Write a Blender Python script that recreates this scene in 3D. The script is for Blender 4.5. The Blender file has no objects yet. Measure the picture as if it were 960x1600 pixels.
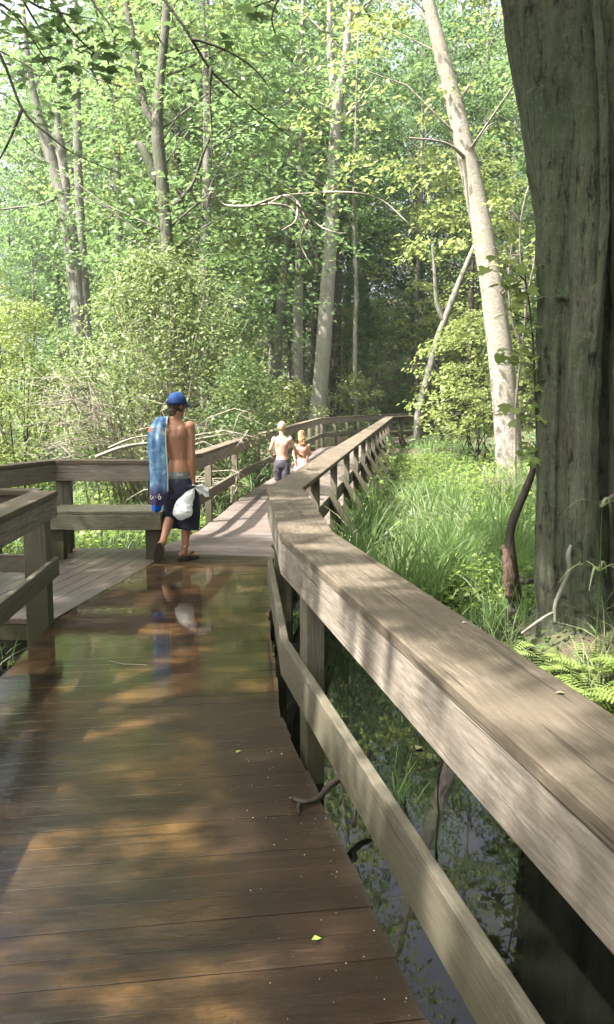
import bpy, math, random
import numpy as np
from mathutils import Vector, Matrix
R = math.radians
C = bpy.context.scene.collection
S = bpy.context.scene
# ---------------------------------------------------------------- camera, light
cam = bpy.data.cameras.new('camera'); co = bpy.data.objects.new('camera', cam); C.objects.link(co)
co.location = (0, 0, 1.7)
PITCH = math.degrees(math.atan(180/1400))
co.rotation_euler = (R(90-PITCH), 0, 0)
cam.sensor_fit = 'VERTICAL'; cam.sensor_height = 36; cam.lens = 36*1400/1600
cam.clip_start = .05; cam.clip_end = 2000
S.camera = co
SUN = Vector((-.50, -.30, .81)).normalized()      # direction towards the sun
W = bpy.data.worlds.new("World"); S.world = W; W.use_nodes = True
nt = W.node_tree; bg = nt.nodes['Background']
sk = nt.nodes.new('ShaderNodeTexSky'); sk.sky_type = 'NISHITA'; sk.sun_disc = False
sk.sun_elevation = math.asin(SUN.z); sk.sun_rotation = math.atan2(SUN.x, SUN.y)
sk.air_density = .8; sk.dust_density = 9.0; sk.ozone_density = .4
hz = nt.nodes.new('ShaderNodeHueSaturation'); hz.inputs['Saturation'].default_value = .45; hz.inputs['Value'].default_value = 1.1   # thin white summer overcast
nt.links.new(sk.outputs[0], hz.inputs['Color']); nt.links.new(hz.outputs[0], bg.inputs[0]); bg.inputs[1].default_value = .125
sl = bpy.data.lights.new('sun', 'SUN'); so = bpy.data.objects.new('sun', sl); C.objects.link(so)
sl.energy = 4.6; sl.angle = R(.55); sl.color = (1, .96, .89)
so.rotation_euler = SUN.to_track_quat('Z', 'Y').to_euler()
S.view_settings.view_transform = 'Standard'; S.view_settings.look = 'None'
S.view_settings.exposure = 2.25; S.view_settings.gamma = 1
cy = S.cycles
cy.use_denoising = True; cy.denoising_input_passes = 'RGB_ALBEDO_NORMAL'; cy.use_adaptive_sampling = False; cy.max_bounces = 8; cy.diffuse_bounces = 4; cy.glossy_bounces = 3
cy.transmission_bounces = 5; cy.transparent_max_bounces = 6
cy.sample_clamp_indirect = 6; cy.caustics_reflective = False; cy.caustics_refractive = False

# ---------------------------------------------------------------- materials
def newmat(name):
    m = bpy.data.materials.new(name); m.use_nodes = True
    t = m.node_tree; return m, t, t.nodes['Principled BSDF']
def N(t, kind, **kw):
    n = t.nodes.new(kind)
    for k, v in kw.items():
        if k.startswith('_'): setattr(n, k[1:], v)
        else:
            n.inputs[k.replace('__', ' ')].default_value = v
    return n
def ramp(t, fac, stops, interp='LINEAR'):
    n = t.nodes.new('ShaderNodeValToRGB'); n.color_ramp.interpolation = interp
    e = n.color_ramp.elements
    while len(e) < len(stops): e.new(.5)
    for i, (p, c) in enumerate(stops):
        e[i].position = p; e[i].color = (*c, 1) if len(c) == 3 else c
    t.links.new(fac, n.inputs[0]); return n
def noise(t, vec, scale, detail=4, rough=.55, dist=0):
    n = N(t, 'ShaderNodeTexNoise', Scale=scale, Detail=detail, Roughness=rough, Distortion=dist)
    if vec is not None: t.links.new(vec, n.inputs['Vector'])
    return n
def mapping(t, vec, scale=(1, 1, 1), loc=(0, 0, 0)):
    n = N(t, 'ShaderNodeMapping'); n.inputs['Scale'].default_value = scale; n.inputs['Location'].default_value = loc
    t.links.new(vec, n.inputs['Vector']); return n
def mixc(t, fac, a, b, mode='MIX'):
    n = t.nodes.new('ShaderNodeMix'); n.data_type = 'RGBA'; n.blend_type = mode
    for s, v in ((0, fac), (6, a), (7, b)):
        if isinstance(v, (float, int)): n.inputs[s].default_value = v
        elif isinstance(v, tuple): n.inputs[s].default_value = (*v, 1)
        else: t.links.new(v, n.inputs[s])
    return n.outputs[2]
def math_(t, op, a, b=None, clamp=False):
    n = t.nodes.new('ShaderNodeMath'); n.operation = op; n.use_clamp = clamp
    for s, v in ((0, a), (1, b)):
        if v is None: continue
        if isinstance(v, (float, int)): n.inputs[s].default_value = v
        else: t.links.new(v, n.inputs[s])
    return n.outputs[0]
def bump(t, h, dist, strength=1, normal=None):
    n = N(t, 'ShaderNodeBump', Strength=strength, Distance=dist); t.links.new(h, n.inputs['Height'])
    if normal is not None: t.links.new(normal, n.inputs['Normal'])
    return n.outputs[0]

KNOT = (.474, 1.56, .865)
def wood_mat(name, dark, mid, light, wet=0, stain=True):
    dark, mid, light = [tuple(x*.74 for x in q) for q in (dark, mid, light)]
    m, t, b = newmat(name)
    uv = N(t, 'ShaderNodeUVMap').outputs[0]
    geo = t.nodes.new('ShaderNodeNewGeometry')
    g1 = noise(t, mapping(t, uv, (2.4, 30, 1)).outputs[0], 1.0, 8, .72, .9)
    g2 = noise(t, mapping(t, uv, (9, 110, 1)).outputs[0], 1.0, 3, .65)
    g3 = noise(t, geo.outputs['Position'], 2.2, 4, .6)
    c = ramp(t, g1.outputs[0], [(.28, dark), (.48, mid), (.72, light)]).outputs[0]
    c = mixc(t, ramp(t, g2.outputs[0], [(.42, (0,)*3), (.62, (.8,)*3)]).outputs[0], c, dark)
    c = mixc(t, ramp(t, noise(t, geo.outputs['Position'], 38, 5, .7).outputs[0], [(.5, (0,)*3), (.68, (.5,)*3)]).outputs[0], c, dark)
    c = mixc(t, ramp(t, g3.outputs[0], [(.38, (0, 0, 0)), (.68, (.75,)*3)]).outputs[0], c, tuple(x*.55 for x in mid))
    g4 = noise(t, mapping(t, uv, (3.5, 85, 1), (7, 3, 0)).outputs[0], 1.0, 3, .6, .5)
    c = mixc(t, ramp(t, g4.outputs[0], [(.30, (.6,)*3), (.42, (0,)*3)]).outputs[0], c, tuple(x*.55 for x in mid))
    c = mixc(t, ramp(t, g4.outputs[0], [(.60, (0,)*3), (.74, (.3,)*3)]).outputs[0], c, tuple(min(1, x*1.15) for x in light))
    # knots
    vo = N(t, 'ShaderNodeTexVoronoi', Scale=1.0); t.links.new(mapping(t, uv, (1.4, 5.5, 1)).outputs[0], vo.inputs['Vector'])
    kn = ramp(t, vo.outputs['Distance'], [(.03, (.85,)*3), (.08, (.25,)*3), (.13, (0, 0, 0))])
    c = mixc(t, kn.outputs[0], c, tuple(x*.4 for x in dark))
    # cracks
    cr = noise(t, mapping(t, uv, (1.3, 52, 1)).outputs[0], 1.0, 2, .5, .3)
    crk = ramp(t, cr.outputs[0], [(.325, (1, 1, 1)), (.35, (0, 0, 0))])
    c = mixc(t, math_(t, 'MULTIPLY', crk.outputs[0], .75), c, (.03, .024, .018))
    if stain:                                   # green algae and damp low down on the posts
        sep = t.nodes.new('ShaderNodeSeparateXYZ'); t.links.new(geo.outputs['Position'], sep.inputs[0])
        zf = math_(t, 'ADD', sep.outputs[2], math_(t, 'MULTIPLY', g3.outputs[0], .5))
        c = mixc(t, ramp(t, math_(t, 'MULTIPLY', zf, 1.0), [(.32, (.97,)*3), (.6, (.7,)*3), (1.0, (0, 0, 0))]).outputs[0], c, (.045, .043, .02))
    if name == 'weathered_rail_wood':           # the big round knot near the end of the side board
        sub = N(t, 'ShaderNodeVectorMath', _operation='SUBTRACT'); t.links.new(geo.outputs['Position'], sub.inputs[0]); sub.inputs[1].default_value = KNOT
        sc_ = mapping(t, sub.outputs[0], (1.0, .62, 1.0)).outputs[0]
        ln = N(t, 'ShaderNodeVectorMath', _operation='LENGTH'); t.links.new(sc_, ln.inputs[0])
        kd = math_(t, 'ADD', ln.outputs['Value'], math_(t, 'MULTIPLY', noise(t, geo.outputs['Position'], 22, 2).outputs[0], .010))
        kc = ramp(t, math_(t, 'MULTIPLY', kd, 10), [(.05, (.12, .10, .08)), (.10, (.26, .23, .19)), (.24, (.29, .26, .22)), (.30, (.22, .19, .155)), (.36, (.25, .22, .18)), (.46, (.23, .20, .165))])
        kf = ramp(t, math_(t, 'MULTIPLY', kd, 10), [(.40, (1,)*3), (.52, (0,)*3)])
        c = mixc(t, math_(t, 'MULTIPLY', kf.outputs[0], .4), c, kc.outputs[0])
    t.links.new(c, b.inputs['Base Color'])
    b.inputs['Roughness'].default_value = .82; b.inputs['Specular IOR Level'].default_value = .3
    h = math_(t, 'ADD', g1.outputs[0], math_(t, 'MULTIPLY', g2.outputs[0], .5))
    h = math_(t, 'SUBTRACT', h, math_(t, 'MULTIPLY', crk.outputs[0], .8))
    t.links.new(bump(t, h, .003, .35), b.inputs['Normal'])
    return m
M = {}
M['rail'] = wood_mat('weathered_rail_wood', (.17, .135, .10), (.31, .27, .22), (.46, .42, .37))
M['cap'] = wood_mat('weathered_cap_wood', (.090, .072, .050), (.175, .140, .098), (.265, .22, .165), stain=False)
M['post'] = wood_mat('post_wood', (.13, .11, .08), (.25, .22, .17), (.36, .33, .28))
M['damp_post'] = wood_mat('damp_blackened_post_wood', (.010, .006, .004), (.028, .015, .010), (.05, .03, .02))
M['bench'] = wood_mat('bench_wood', (.09, .09, .055), (.20, .19, .13), (.31, .29, .22), stain=False)

def wetness_field(t, P):
    sep = t.nodes.new('ShaderNodeSeparateXYZ'); t.links.new(P, sep.inputs[0])
    big = noise(t, P, .95, 4, .6)
    def mr(src, a, b_, c, d):
        n = N(t, 'ShaderNodeMapRange'); n.interpolation_type = 'SMOOTHSTEP'
        for i, v in enumerate((a, b_, c, d)): n.inputs[i+1].default_value = v
        t.links.new(src, n.inputs[0]); return n.outputs[0]
    # distance in from the right hand edge, which is worn dry between 2 and 4.5 m
    xe = math_(t, 'ADD', sep.outputs[0], math_(t, 'MULTIPLY', sep.outputs[1], .195))
    dry = math_(t, 'MULTIPLY', mr(xe, .1, .75, 0, .7), mr(sep.outputs[1], 4.3, 5.3, 1, 0))
    w = math_(t, 'ADD', math_(t, 'MULTIPLY', big.outputs[0], .9), math_(t, 'ADD', mr(sep.outputs[1], 4.6, 5.9, .06, .42), mr(xe, -.35, -1.0, 0, .36)))
    w = math_(t, 'SUBTRACT', w, dry)
    return math_(t, 'SUBTRACT', w, mr(sep.outputs[1], 7.9, 9.7, 0, .75))
def film_mat():
    """standing film of rain water on the planks"""
    m = bpy.data.materials.new('standing_water_film'); m.use_nodes = True; t = m.node_tree; t.nodes.remove(t.nodes['Principled BSDF'])
    P = t.nodes.new('ShaderNodeNewGeometry').outputs['Position']
    w = wetness_field(t, P)
    fine = noise(t, mapping(t, P, (1, 3, 1)).outputs[0], 7, 6, .72)
    w2 = math_(t, 'SUBTRACT', w, math_(t, 'MULTIPLY', math_(t, 'SUBTRACT', fine.outputs[0], .25), .55))
    mask = ramp(t, w2, [(.22, (0,)*3), (.50, (1,)*3)])
    fr = N(t, 'ShaderNodeFresnel', IOR=1.34); gl = N(t, 'ShaderNodeBsdfGlossy', Roughness=.02); tr = t.nodes.new('ShaderNodeBsdfTransparent')
    gl.inputs['Color'].default_value = (1, 1, 1, 1); tr.inputs[0].default_value = (.93, .9, .84, 1)
    sep = t.nodes.new('ShaderNodeSeparateXYZ'); t.links.new(P, sep.inputs[0])
    mr = N(t, 'ShaderNodeMapRange'); t.links.new(sep.outputs[1], mr.inputs[0])
    for i, v in enumerate((4.2, 6.0, .42, .03)): mr.inputs[i+1].default_value = v
    rp = noise(t, mapping(t, P, (1, 2.6, 1)).outputs[0], 8, 3, .6, .4); rp2 = noise(t, mapping(t, P, (1, 3, 1)).outputs[0], 34, 2, .6)
    bn = N(t, 'ShaderNodeBump', Distance=.008); t.links.new(math_(t, 'ADD', rp.outputs[0], math_(t, 'MULTIPLY', rp2.outputs[0], .28)), bn.inputs['Height']); t.links.new(mr.outputs[0], bn.inputs['Strength'])
    t.links.new(bn.outputs[0], gl.inputs['Normal']); t.links.new(bn.outputs[0], fr.inputs['Normal'])
    mx = t.nodes.new('ShaderNodeMixShader'); t.links.new(math_(t, 'MULTIPLY', fr.outputs[0], mask.outputs[0]), mx.inputs[0])
    t.links.new(tr.outputs[0], mx.inputs[1]); t.links.new(gl.outputs[0], mx.inputs[2]); t.links.new(mx.outputs[0], t.nodes['Material Output'].inputs[0])
    return m
M['film'] = film_mat()
def deck_mat(name, wetness, k=1.0):
    m, t, b = newmat(name)
    uv = N(t, 'ShaderNodeUVMap').outputs[0]
    geo = t.nodes.new('ShaderNodeNewGeometry'); P = geo.outputs['Position']
    at = t.nodes.new('ShaderNodeAttribute'); at.attribute_name = 'pv'
    g1 = noise(t, mapping(t, uv, (2.6, 30, 1)).outputs[0], 1.0, 8, .72, .9)
    g2 = noise(t, mapping(t, uv, (5, 150, 1)).outputs[0], 1.0, 3, .6)
    bl = noise(t, P, 1.5, 5, .6)
    if wetness:
        c = ramp(t, g1.outputs[0], [(.25, (.007, .004, .002)), (.5, (.028, .016, .006)), (.78, (.11, .066, .024))]).outputs[0]
        c = mixc(t, ramp(t, bl.outputs[0], [(.35, (.8,)*3), (.6, (0,)*3)]).outputs[0], c, (.035, .022, .009))
        sp = t.nodes.new('ShaderNodeTexVoronoi'); sp.inputs['Scale'].default_value = 26; t.links.new(P, sp.inputs['Vector'])
        mask = noise(t, P, 2.3, 3, .6)
    else:
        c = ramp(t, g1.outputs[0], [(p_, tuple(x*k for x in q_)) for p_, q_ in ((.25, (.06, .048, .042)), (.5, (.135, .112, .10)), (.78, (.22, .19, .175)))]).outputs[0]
        c = mixc(t, ramp(t, bl.outputs[0], [(.4, (.55,)*3), (.6, (0,)*3)]).outputs[0], c, (.11, .075, .055))
    if wetness:
        sun_dapple = noise(t, mapping(t, P, (1, 1.5, 1), (3, 1, 0)).outputs[0], 2.1, 5, .62)
        c = mixc(t, ramp(t, sun_dapple.outputs[0], [(.44, (0,)*3), (.62, (.75,)*3)]).outputs[0], c, (.16, .092, .034))  # golden sun patches painted into the plank colour
        grit = noise(t, P, 42, 6, .82)
        c = mixc(t, ramp(t, grit.outputs[0], [(.50, (0,)*3), (.64, (.7,)*3)]).outputs[0], c, (.012, .007, .004))
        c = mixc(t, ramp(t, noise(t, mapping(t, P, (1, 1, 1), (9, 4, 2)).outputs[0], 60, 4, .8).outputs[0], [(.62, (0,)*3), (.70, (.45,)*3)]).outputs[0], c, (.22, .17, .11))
    else:
        c = mixc(t, ramp(t, noise(t, P, 60, 5, .8).outputs[0], [(.5, (0,)*3), (.66, (.6,)*3)]).outputs[0], c, (.05, .038, .03))
    c = mixc(t, math_(t, 'MULTIPLY', at.outputs['Fac'], .45), c, (.02, .012, .007))
    gl_ = noise(t, mapping(t, uv, (2.2, 62, 1), (2, 5, 0)).outputs[0], 1.0, 3, .6, .6)
    c = mixc(t, ramp(t, gl_.outputs[0], [(.32, (.8,)*3), (.46, (0,)*3)]).outputs[0], c, (.010, .006, .004))
    t.links.new(c, b.inputs['Base Color'])
    h = math_(t, 'ADD', g1.outputs[0], math_(t, 'MULTIPLY', g2.outputs[0], .4))
    if wetness:
        w = wetness_field(t, P)
        w = math_(t, 'SUBTRACT', w, math_(t, 'MULTIPLY', g1.outputs[0], .15))
        wr = ramp(t, w, [(.16, (0, 0, 0)), (.36, (1, 1, 1))])
        dryc = ramp(t, g1.outputs[0], [(.25, (.010, .006, .004)), (.5, (.034, .021, .014)), (.78, (.082, .055, .038))]).outputs[0]
        dryc = mixc(t, ramp(t, grit.outputs[0], [(.48, (0,)*3), (.62, (.75,)*3)]).outputs[0], dryc, (.014, .009, .006))
        dryc = mixc(t, ramp(t, bl.outputs[0], [(.42, (.75,)*3), (.58, (0,)*3)]).outputs[0], dryc, (.020, .011, .007))
        c2 = mixc(t, wr.outputs[0], dryc, c)
        t.links.new(c2, b.inputs['Base Color'])
        b.inputs['Roughness'].default_value = .42
        t.links.new(bump(t, h, .004, .8), b.inputs['Normal'])
    else:
        b.inputs['Roughness'].default_value = .7 if k == 1 else .42
        t.links.new(bump(t, h, .003, .8), b.inputs['Normal'])
    return m
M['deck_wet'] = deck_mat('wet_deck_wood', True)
M['deck_dry'] = deck_mat('dry_deck_wood', False)
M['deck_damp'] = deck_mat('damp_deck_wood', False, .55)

def leaf_mat(name, a, b_, trans, tr=.45, rough=.45, objvar=True):
    a, b_, trans = [tuple(x*.66 for x in q) for q in (a, b_, trans)]
    m, t, b = newmat(name)
    at = t.nodes.new('ShaderNodeAttribute'); at.attribute_name = 'lv'
    c = mixc(t, at.outputs['Fac'], a, b_)
    if objvar:
        oi = t.nodes.new('ShaderNodeObjectInfo')
        hs = t.nodes.new('ShaderNodeHueSaturation'); t.links.new(c, hs.inputs['Color'])
        mr = N(t, 'ShaderNodeMapRange'); mr.inputs[3].default_value = .485; mr.inputs[4].default_value = .512
        t.links.new(oi.outputs['Random'], mr.inputs[0]); t.links.new(mr.outputs[0], hs.inputs['Hue'])
        mr2 = N(t, 'ShaderNodeMapRange'); mr2.inputs[3].default_value = .8; mr2.inputs[4].default_value = 1.2
        t.links.new(oi.outputs['Random'], mr2.inputs[0]); t.links.new(mr2.outputs[0], hs.inputs['Value'])
        c = hs.outputs[0]
    t.links.new(c, b.inputs['Base Color']); b.inputs['Roughness'].default_value = rough
    b.inputs['Specular IOR Level'].default_value = .35
    tl = t.nodes.new('ShaderNodeBsdfTranslucent')
    t.links.new(mixc(t, at.outputs['Fac'], trans, tuple(min(1, x*1.35) for x in trans)), tl.inputs[0])
    mx = t.nodes.new('ShaderNodeMixShader'); mx.inputs[0].default_value = tr
    t.links.new(b.outputs[0], mx.inputs[1]); t.links.new(tl.outputs[0], mx.inputs[2])
    t.links.new(mx.outputs[0], t.nodes['Material Output'].inputs[0])
    return m
M['leaf'] = leaf_mat('maple_leaf', (.092, .158, .058), (.16, .245, .085), (.26, .40, .14))
M['leaf_deep'] = leaf_mat('forest_leaf', (.065, .12, .05), (.115, .185, .07), (.18, .30, .11))
M['leaf_lime'] = leaf_mat('lime_leaf', (.19, .25, .07), (.31, .36, .12), (.43, .52, .16))
M['leaf_sage'] = leaf_mat('shrub_leaf', (.15, .20, .075), (.28, .32, .14), (.30, .40, .13))
M['grass'] = leaf_mat('marsh_grass_blade', (.11, .20, .055), (.22, .32, .11), (.28, .44, .14), objvar=False)
M['grass_pale'] = leaf_mat('pale_grass_blade', (.28, .36, .17), (.45, .50, .28), (.35, .45, .18), objvar=False)
M['cover'] = leaf_mat('ground_cover_leaf', (.15, .24, .045), (.32, .40, .10), (.32, .48, .09), objvar=False)
M['fern'] = leaf_mat('fern_leaf', (.22, .32, .08), (.42, .50, .16), (.36, .50, .12), objvar=False)

def bark_mat(name, dark, light, moss=None, scale=6, bd=.02, vertical=.22):
    dark, light = [tuple(x*.68 for x in q) for q in (dark, light)]
    if moss: moss = tuple(x*.68 for x in moss)
    m, t, b = newmat(name)
    tc = t.nodes.new('ShaderNodeNewGeometry').outputs['Position']
    mp = mapping(t, tc, (1, 1, vertical)).outputs[0]
    n1 = noise(t, mp, scale, 8, .68, .6)
    n2 = noise(t, tc, 1.1, 4, .6)
    vo = N(t, 'ShaderNodeTexVoronoi', Scale=scale*1.6); vo.feature = 'DISTANCE_TO_EDGE'
    t.links.new(mapping(t, tc, (1, 1, vertical*1.2)).outputs[0], vo.inputs['Vector'])
    c = ramp(t, n1.outputs[0], [(.3, dark), (.62, light)]).outputs[0]
    if moss: c = mixc(t, ramp(t, n2.outputs[0], [(.40, (0,)*3), (.62, (.75,)*3)]).outputs[0], c, moss)
    if name.startswith('mossy'):
        fu = noise(t, mapping(t, tc, (1, 1, .16), (4, 2, 1)).outputs[0], 24, 4, .65, .8)
        c = mixc(t, ramp(t, fu.outputs[0], [(.36, (.85,)*3), (.47, (0,)*3)]).outputs[0], c, tuple(x*.35 for x in dark))
        c = mixc(t, ramp(t, noise(t, tc, 30, 5, .75).outputs[0], [(.52, (0,)*3), (.66, (.6,)*3)]).outputs[0], c, tuple(x*1.3 for x in light))
        c = mixc(t, ramp(t, noise(t, mapping(t, tc, (1, 1, 1), (3, 3, 3)).outputs[0], 5, 4, .6).outputs[0], [(.50, (0,)*3), (.62, (.5,)*3)]).outputs[0], c, (.10, .115, .075))
    t.links.new(c, b.inputs['Base Color']); b.inputs['Roughness'].default_value = .9
    b.inputs['Specular IOR Level'].default_value = .2
    n3 = noise(t, tc, scale*9, 4, .7)
    ed = ramp(t, vo.outputs[0], [(0, (0,)*3), (.12, (1,)*3)])
    h = math_(t, 'ADD', math_(t, 'ADD', n1.outputs[0], math_(t, 'MULTIPLY', n3.outputs[0], .25)), math_(t, 'MULTIPLY', ed.outputs[0], .08 if name.startswith('mossy') else .25))
    t.links.new(bump(t, h, bd, 1), b.inputs['Normal'])
    return m
M['bark_big'] = bark_mat('mossy_furrowed_bark', (.045, .045, .031), (.165, .17, .118), (.085, .125, .065), 12, .04, .13)
M['bark_pale'] = bark_mat('pale_bark', (.22, .19, .15), (.50, .46, .40), (.36, .33, .26), 9, .03, 1.6)
M['bark_grey'] = bark_mat('grey_bark', (.12, .11, .09), (.29, .27, .24), (.16, .18, .12), 6, .02, .3)
M['bark_light'] = bark_mat('light_grey_bark', (.24, .22, .185), (.50, .47, .42), (.36, .36, .29), 6, .02, .5)
M['bark_mid'] = bark_mat('brown_grey_bark', (.07, .065, .05), (.19, .18, .145), (.10, .12, .07), 6, .02, .3)
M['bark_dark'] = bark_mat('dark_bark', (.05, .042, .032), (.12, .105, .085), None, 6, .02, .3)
M['twig'] = bark_mat('dead_twig', (.24, .20, .155), (.46, .41, .34), None, 14, .004, .5)
M['snag'] = bark_mat('rotten_snag', (.12, .075, .055), (.27, .18, .14), (.12, .10, .07), 14, .02, .3)

def simple(name, col, rough=.6, var=.25, scale=8, spec=.4, bd=0, sss=0):
    m, t, b = newmat(name)
    g = t.nodes.new('ShaderNodeTexCoord').outputs['Object']
    n = noise(t, g, scale, 4, .6)
    c = mixc(t, n.outputs[0], tuple(x*(1-var) for x in col), tuple(min(1, x*(1+var)) for x in col))
    t.links.new(c, b.inputs['Base Color']); b.inputs['Roughness'].default_value = rough
    b.inputs['Specular IOR Level'].default_value = spec
    if bd: t.links.new(bump(t, n.outputs[0], bd), b.inputs['Normal'])
    return m
M['skin'] = simple('tanned_skin', (.30, .145, .085), .5, .12, 9)
M['skin_pale'] = simple('pale_skin', (.46, .26, .19), .5, .08, 9)
M['shorts'] = simple('navy_shorts_cloth', (.025, .028, .045), .8, .3, 20, .2, .004)
M['band'] = simple('grey_waistband_cloth', (.16, .18, .18), .8, .3, 90, .2)
M['capcloth'] = simple('blue_cap_cloth', (.010, .035, .12), .75, .2, 20, .2)
M['hair'] = simple('dark_brown_hair', (.045, .025, .015), .55, .5, 60)
M['hair_fair'] = simple('fair_hair', (.30, .165, .085), .55, .4, 60)
M['hair_blond'] = simple('short_blond_hair', (.42, .30, .17), .6, .3, 60)
M['sandal'] = simple('dark_sandal_rubber', (.03, .022, .018), .7, .2, 20)
M['greyshorts'] = simple('grey_shorts_cloth', (.05, .045, .058), .8, .2, 20)
M['pinkcloth'] = simple('pink_swim_cloth', (.62, .25, .23), .7, .2, 20)
M['whitecloth'] = simple('white_cloth', (.78, .76, .74), .7, .06, 20)
M['cream'] = simple('cream_hem', (.55, .60, .52), .8, .15, 20)
M['eye'] = simple('eye', (.7, .7, .7), .3, .1)
M['lip'] = simple('lip', (.35, .13, .10), .5, .1)
M['wet_twig'] = simple('wet_dark_twig', (.022, .016, .011), .6, .4, 30, .3, .003)
M['flake'] = simple('white_flake', (.75, .74, .70), .6, .2)
M['chip'] = simple('dry_leaf_chip', (.34, .31, .17), .7, .2)
M['petal'] = simple('green_fallen_leaf', (.35, .50, .10), .6, .2)

def bag_mat():
    m, t, b = newmat('thin_white_plastic')
    g = t.nodes.new('ShaderNodeTexCoord').outputs['Object']
    n = noise(t, mapping(t, g, (1, 1, .5), (.3, 0, .1)).outputs[0], 9, 3, .6)
    sep = t.nodes.new('ShaderNodeSeparateXYZ'); t.links.new(g, sep.inputs[0])
    c = ramp(t, n.outputs[0], [(.56, (.80, .81, .81)), (.70, (.62, .72, .78))]).outputs[0]
    t.links.new(c, b.inputs['Base Color']); b.inputs['Roughness'].default_value = .3
    tl = t.nodes.new('ShaderNodeBsdfTranslucent'); tl.inputs[0].default_value = (.8, .83, .83, 1)
    mx = t.nodes.new('ShaderNodeMixShader'); mx.inputs[0].default_value = .35
    t.links.new(b.outputs[0], mx.inputs[1]); t.links.new(tl.outputs[0], mx.inputs[2])
    t.links.new(mx.outputs[0], t.nodes['Material Output'].inputs[0])
    t.links.new(bump(t, noise(t, g, 28, 4, .6).outputs[0], .01), b.inputs['Normal'])
    return m
M['bag'] = bag_mat()
def towel_mat():
    m, t, b = newmat('blue_printed_terry')
    g = t.nodes.new('ShaderNodeTexCoord').outputs['Object']
    n = noise(t, g, 7, 4, .6, .5); n2 = noise(t, g, 3.3, 2, .5, 1)
    c = ramp(t, n.outputs[0], [(.36, (.06, .13, .25)), (.52, (.13, .25, .41)), (.70, (.40, .50, .60))]).outputs[0]
    sep = t.nodes.new('ShaderNodeSeparateXYZ'); t.links.new(g, sep.inputs[0])
    def blob(z0, z1, soft, col, c, nn, thr):
        a = N(t, 'ShaderNodeMapRange'); a.inputs[1].default_value = z0-soft; a.inputs[2].default_value = z0; t.links.new(sep.outputs[2], a.inputs[0])
        d = N(t, 'ShaderNodeMapRange'); d.inputs[1].default_value = z1+soft; d.inputs[2].default_value = z1; t.links.new(sep.outputs[2], d.inputs[0])
        f = math_(t, 'MULTIPLY', math_(t, 'MULTIPLY', a.outputs[0], d.outputs[0]), ramp(t, nn, [(thr, (0,)*3), (thr+.08, (1,)*3)]).outputs[0])
        return mixc(t, f, c, col)
    c = blob(1.36, 1.45, .03, (.32, .12, .06), c, n2.outputs[0], .56)
    c = blob(.60, .76, .05, (.07, .05, .13), c, n2.outputs[0], .36)
    c = blob(.80, .96, .04, (.30, .18, .10), c, n.outputs[0], .66)
    c = blob(.45, .585, .015, (.01, .10, .50), c, n2.outputs[0], .1)
    t.links.new(c, b.inputs['Base Color']); b.inputs['Roughness'].default_value = .95
    b.inputs['Specular IOR Level'].default_value = .1
    t.links.new(bump(t, noise(t, g, 300, 2, .6).outputs[0], .003), b.inputs['Normal'])
    return m
M['towel'] = towel_mat()
def water_mat():
    m, t, b = newmat('dark_pond_water')
    P = t.nodes.new('ShaderNodeNewGeometry').outputs['Position']
    n = noise(t, P, 3.0, 3, .5, .3); n2 = noise(t, P, 14, 2, .5)
    b.inputs['Base Color'].default_value = (.004, .0045, .003, 1)
    b.inputs['Roughness'].default_value = .02; b.inputs['IOR'].default_value = 1.333
    b.inputs['Specular IOR Level'].default_value = .7
    t.links.new(bump(t, math_(t, 'ADD', n.outputs[0], math_(t, 'MULTIPLY', n2.outputs[0], .08)), .012, .035), b.inputs['Normal'])
    return m
M['water'] = water_mat()
def ground_mat():
    m, t, b = newmat('mud_and_leaf_litter')
    P = t.nodes.new('ShaderNodeNewGeometry').outputs['Position']
    n = noise(t, P, 1.3, 6, .65); n2 = noise(t, P, 11, 5, .7)
    c = ramp(t, n2.outputs[0], [(.35, (.035, .027, .016)), (.6, (.095, .07, .042))]).outputs[0]
    c = mixc(t, ramp(t, n.outputs[0], [(.42, (0,)*3), (.6, (.8,)*3)]).outputs[0], c, (.05, .085, .022))
    t.links.new(c, b.inputs['Base Color']); b.inputs['Roughness'].default_value = .9
    t.links.new(bump(t, n2.outputs[0], .05), b.inputs['Normal'])
    return m
M['ground'] = ground_mat()

# ---------------------------------------------------------------- object helpers
def tag(o, label=None, cat=None, group=None, kind=None):
    if label: o['label'] = label
    if cat: o['category'] = cat
    if group: o['group'] = group
    if kind: o['kind'] = kind
    return o
def empty(name, loc=(0, 0, 0), rz=0, label=None, cat=None, group=None):
    o = bpy.data.objects.new(name, None); C.objects.link(o); o.location = loc; o.rotation_euler = (0, 0, rz)
    o.empty_display_size = .1
    return tag(o, label, cat, group)
def link(name, me, mat, parent=None, keep=True):
    o = bpy.data.objects.new(name, me); C.objects.link(o)
    if mat is not None and not me.materials: me.materials.append(mat)
    if parent is not None:
        o.parent = parent
        if keep: o.matrix_parent_inverse = pinv(parent)
    return o
def pinv(p):
    Mx = Matrix.Identity(4)
    while p is not None:
        Mx = p.matrix_parent_inverse @ (Matrix.Translation(p.location) @ p.rotation_euler.to_matrix().to_4x4() @ Matrix.Diagonal((*p.scale, 1))) @ Mx
        p = p.parent
    return Mx.inverted()
def copy_tree(o, parent=None):
    c = o.copy(); C.objects.link(c)
    if parent is not None: c.parent = parent
    for ch in [x for x in S.objects if x.parent == o]: copy_tree(ch, c)
    return c
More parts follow.
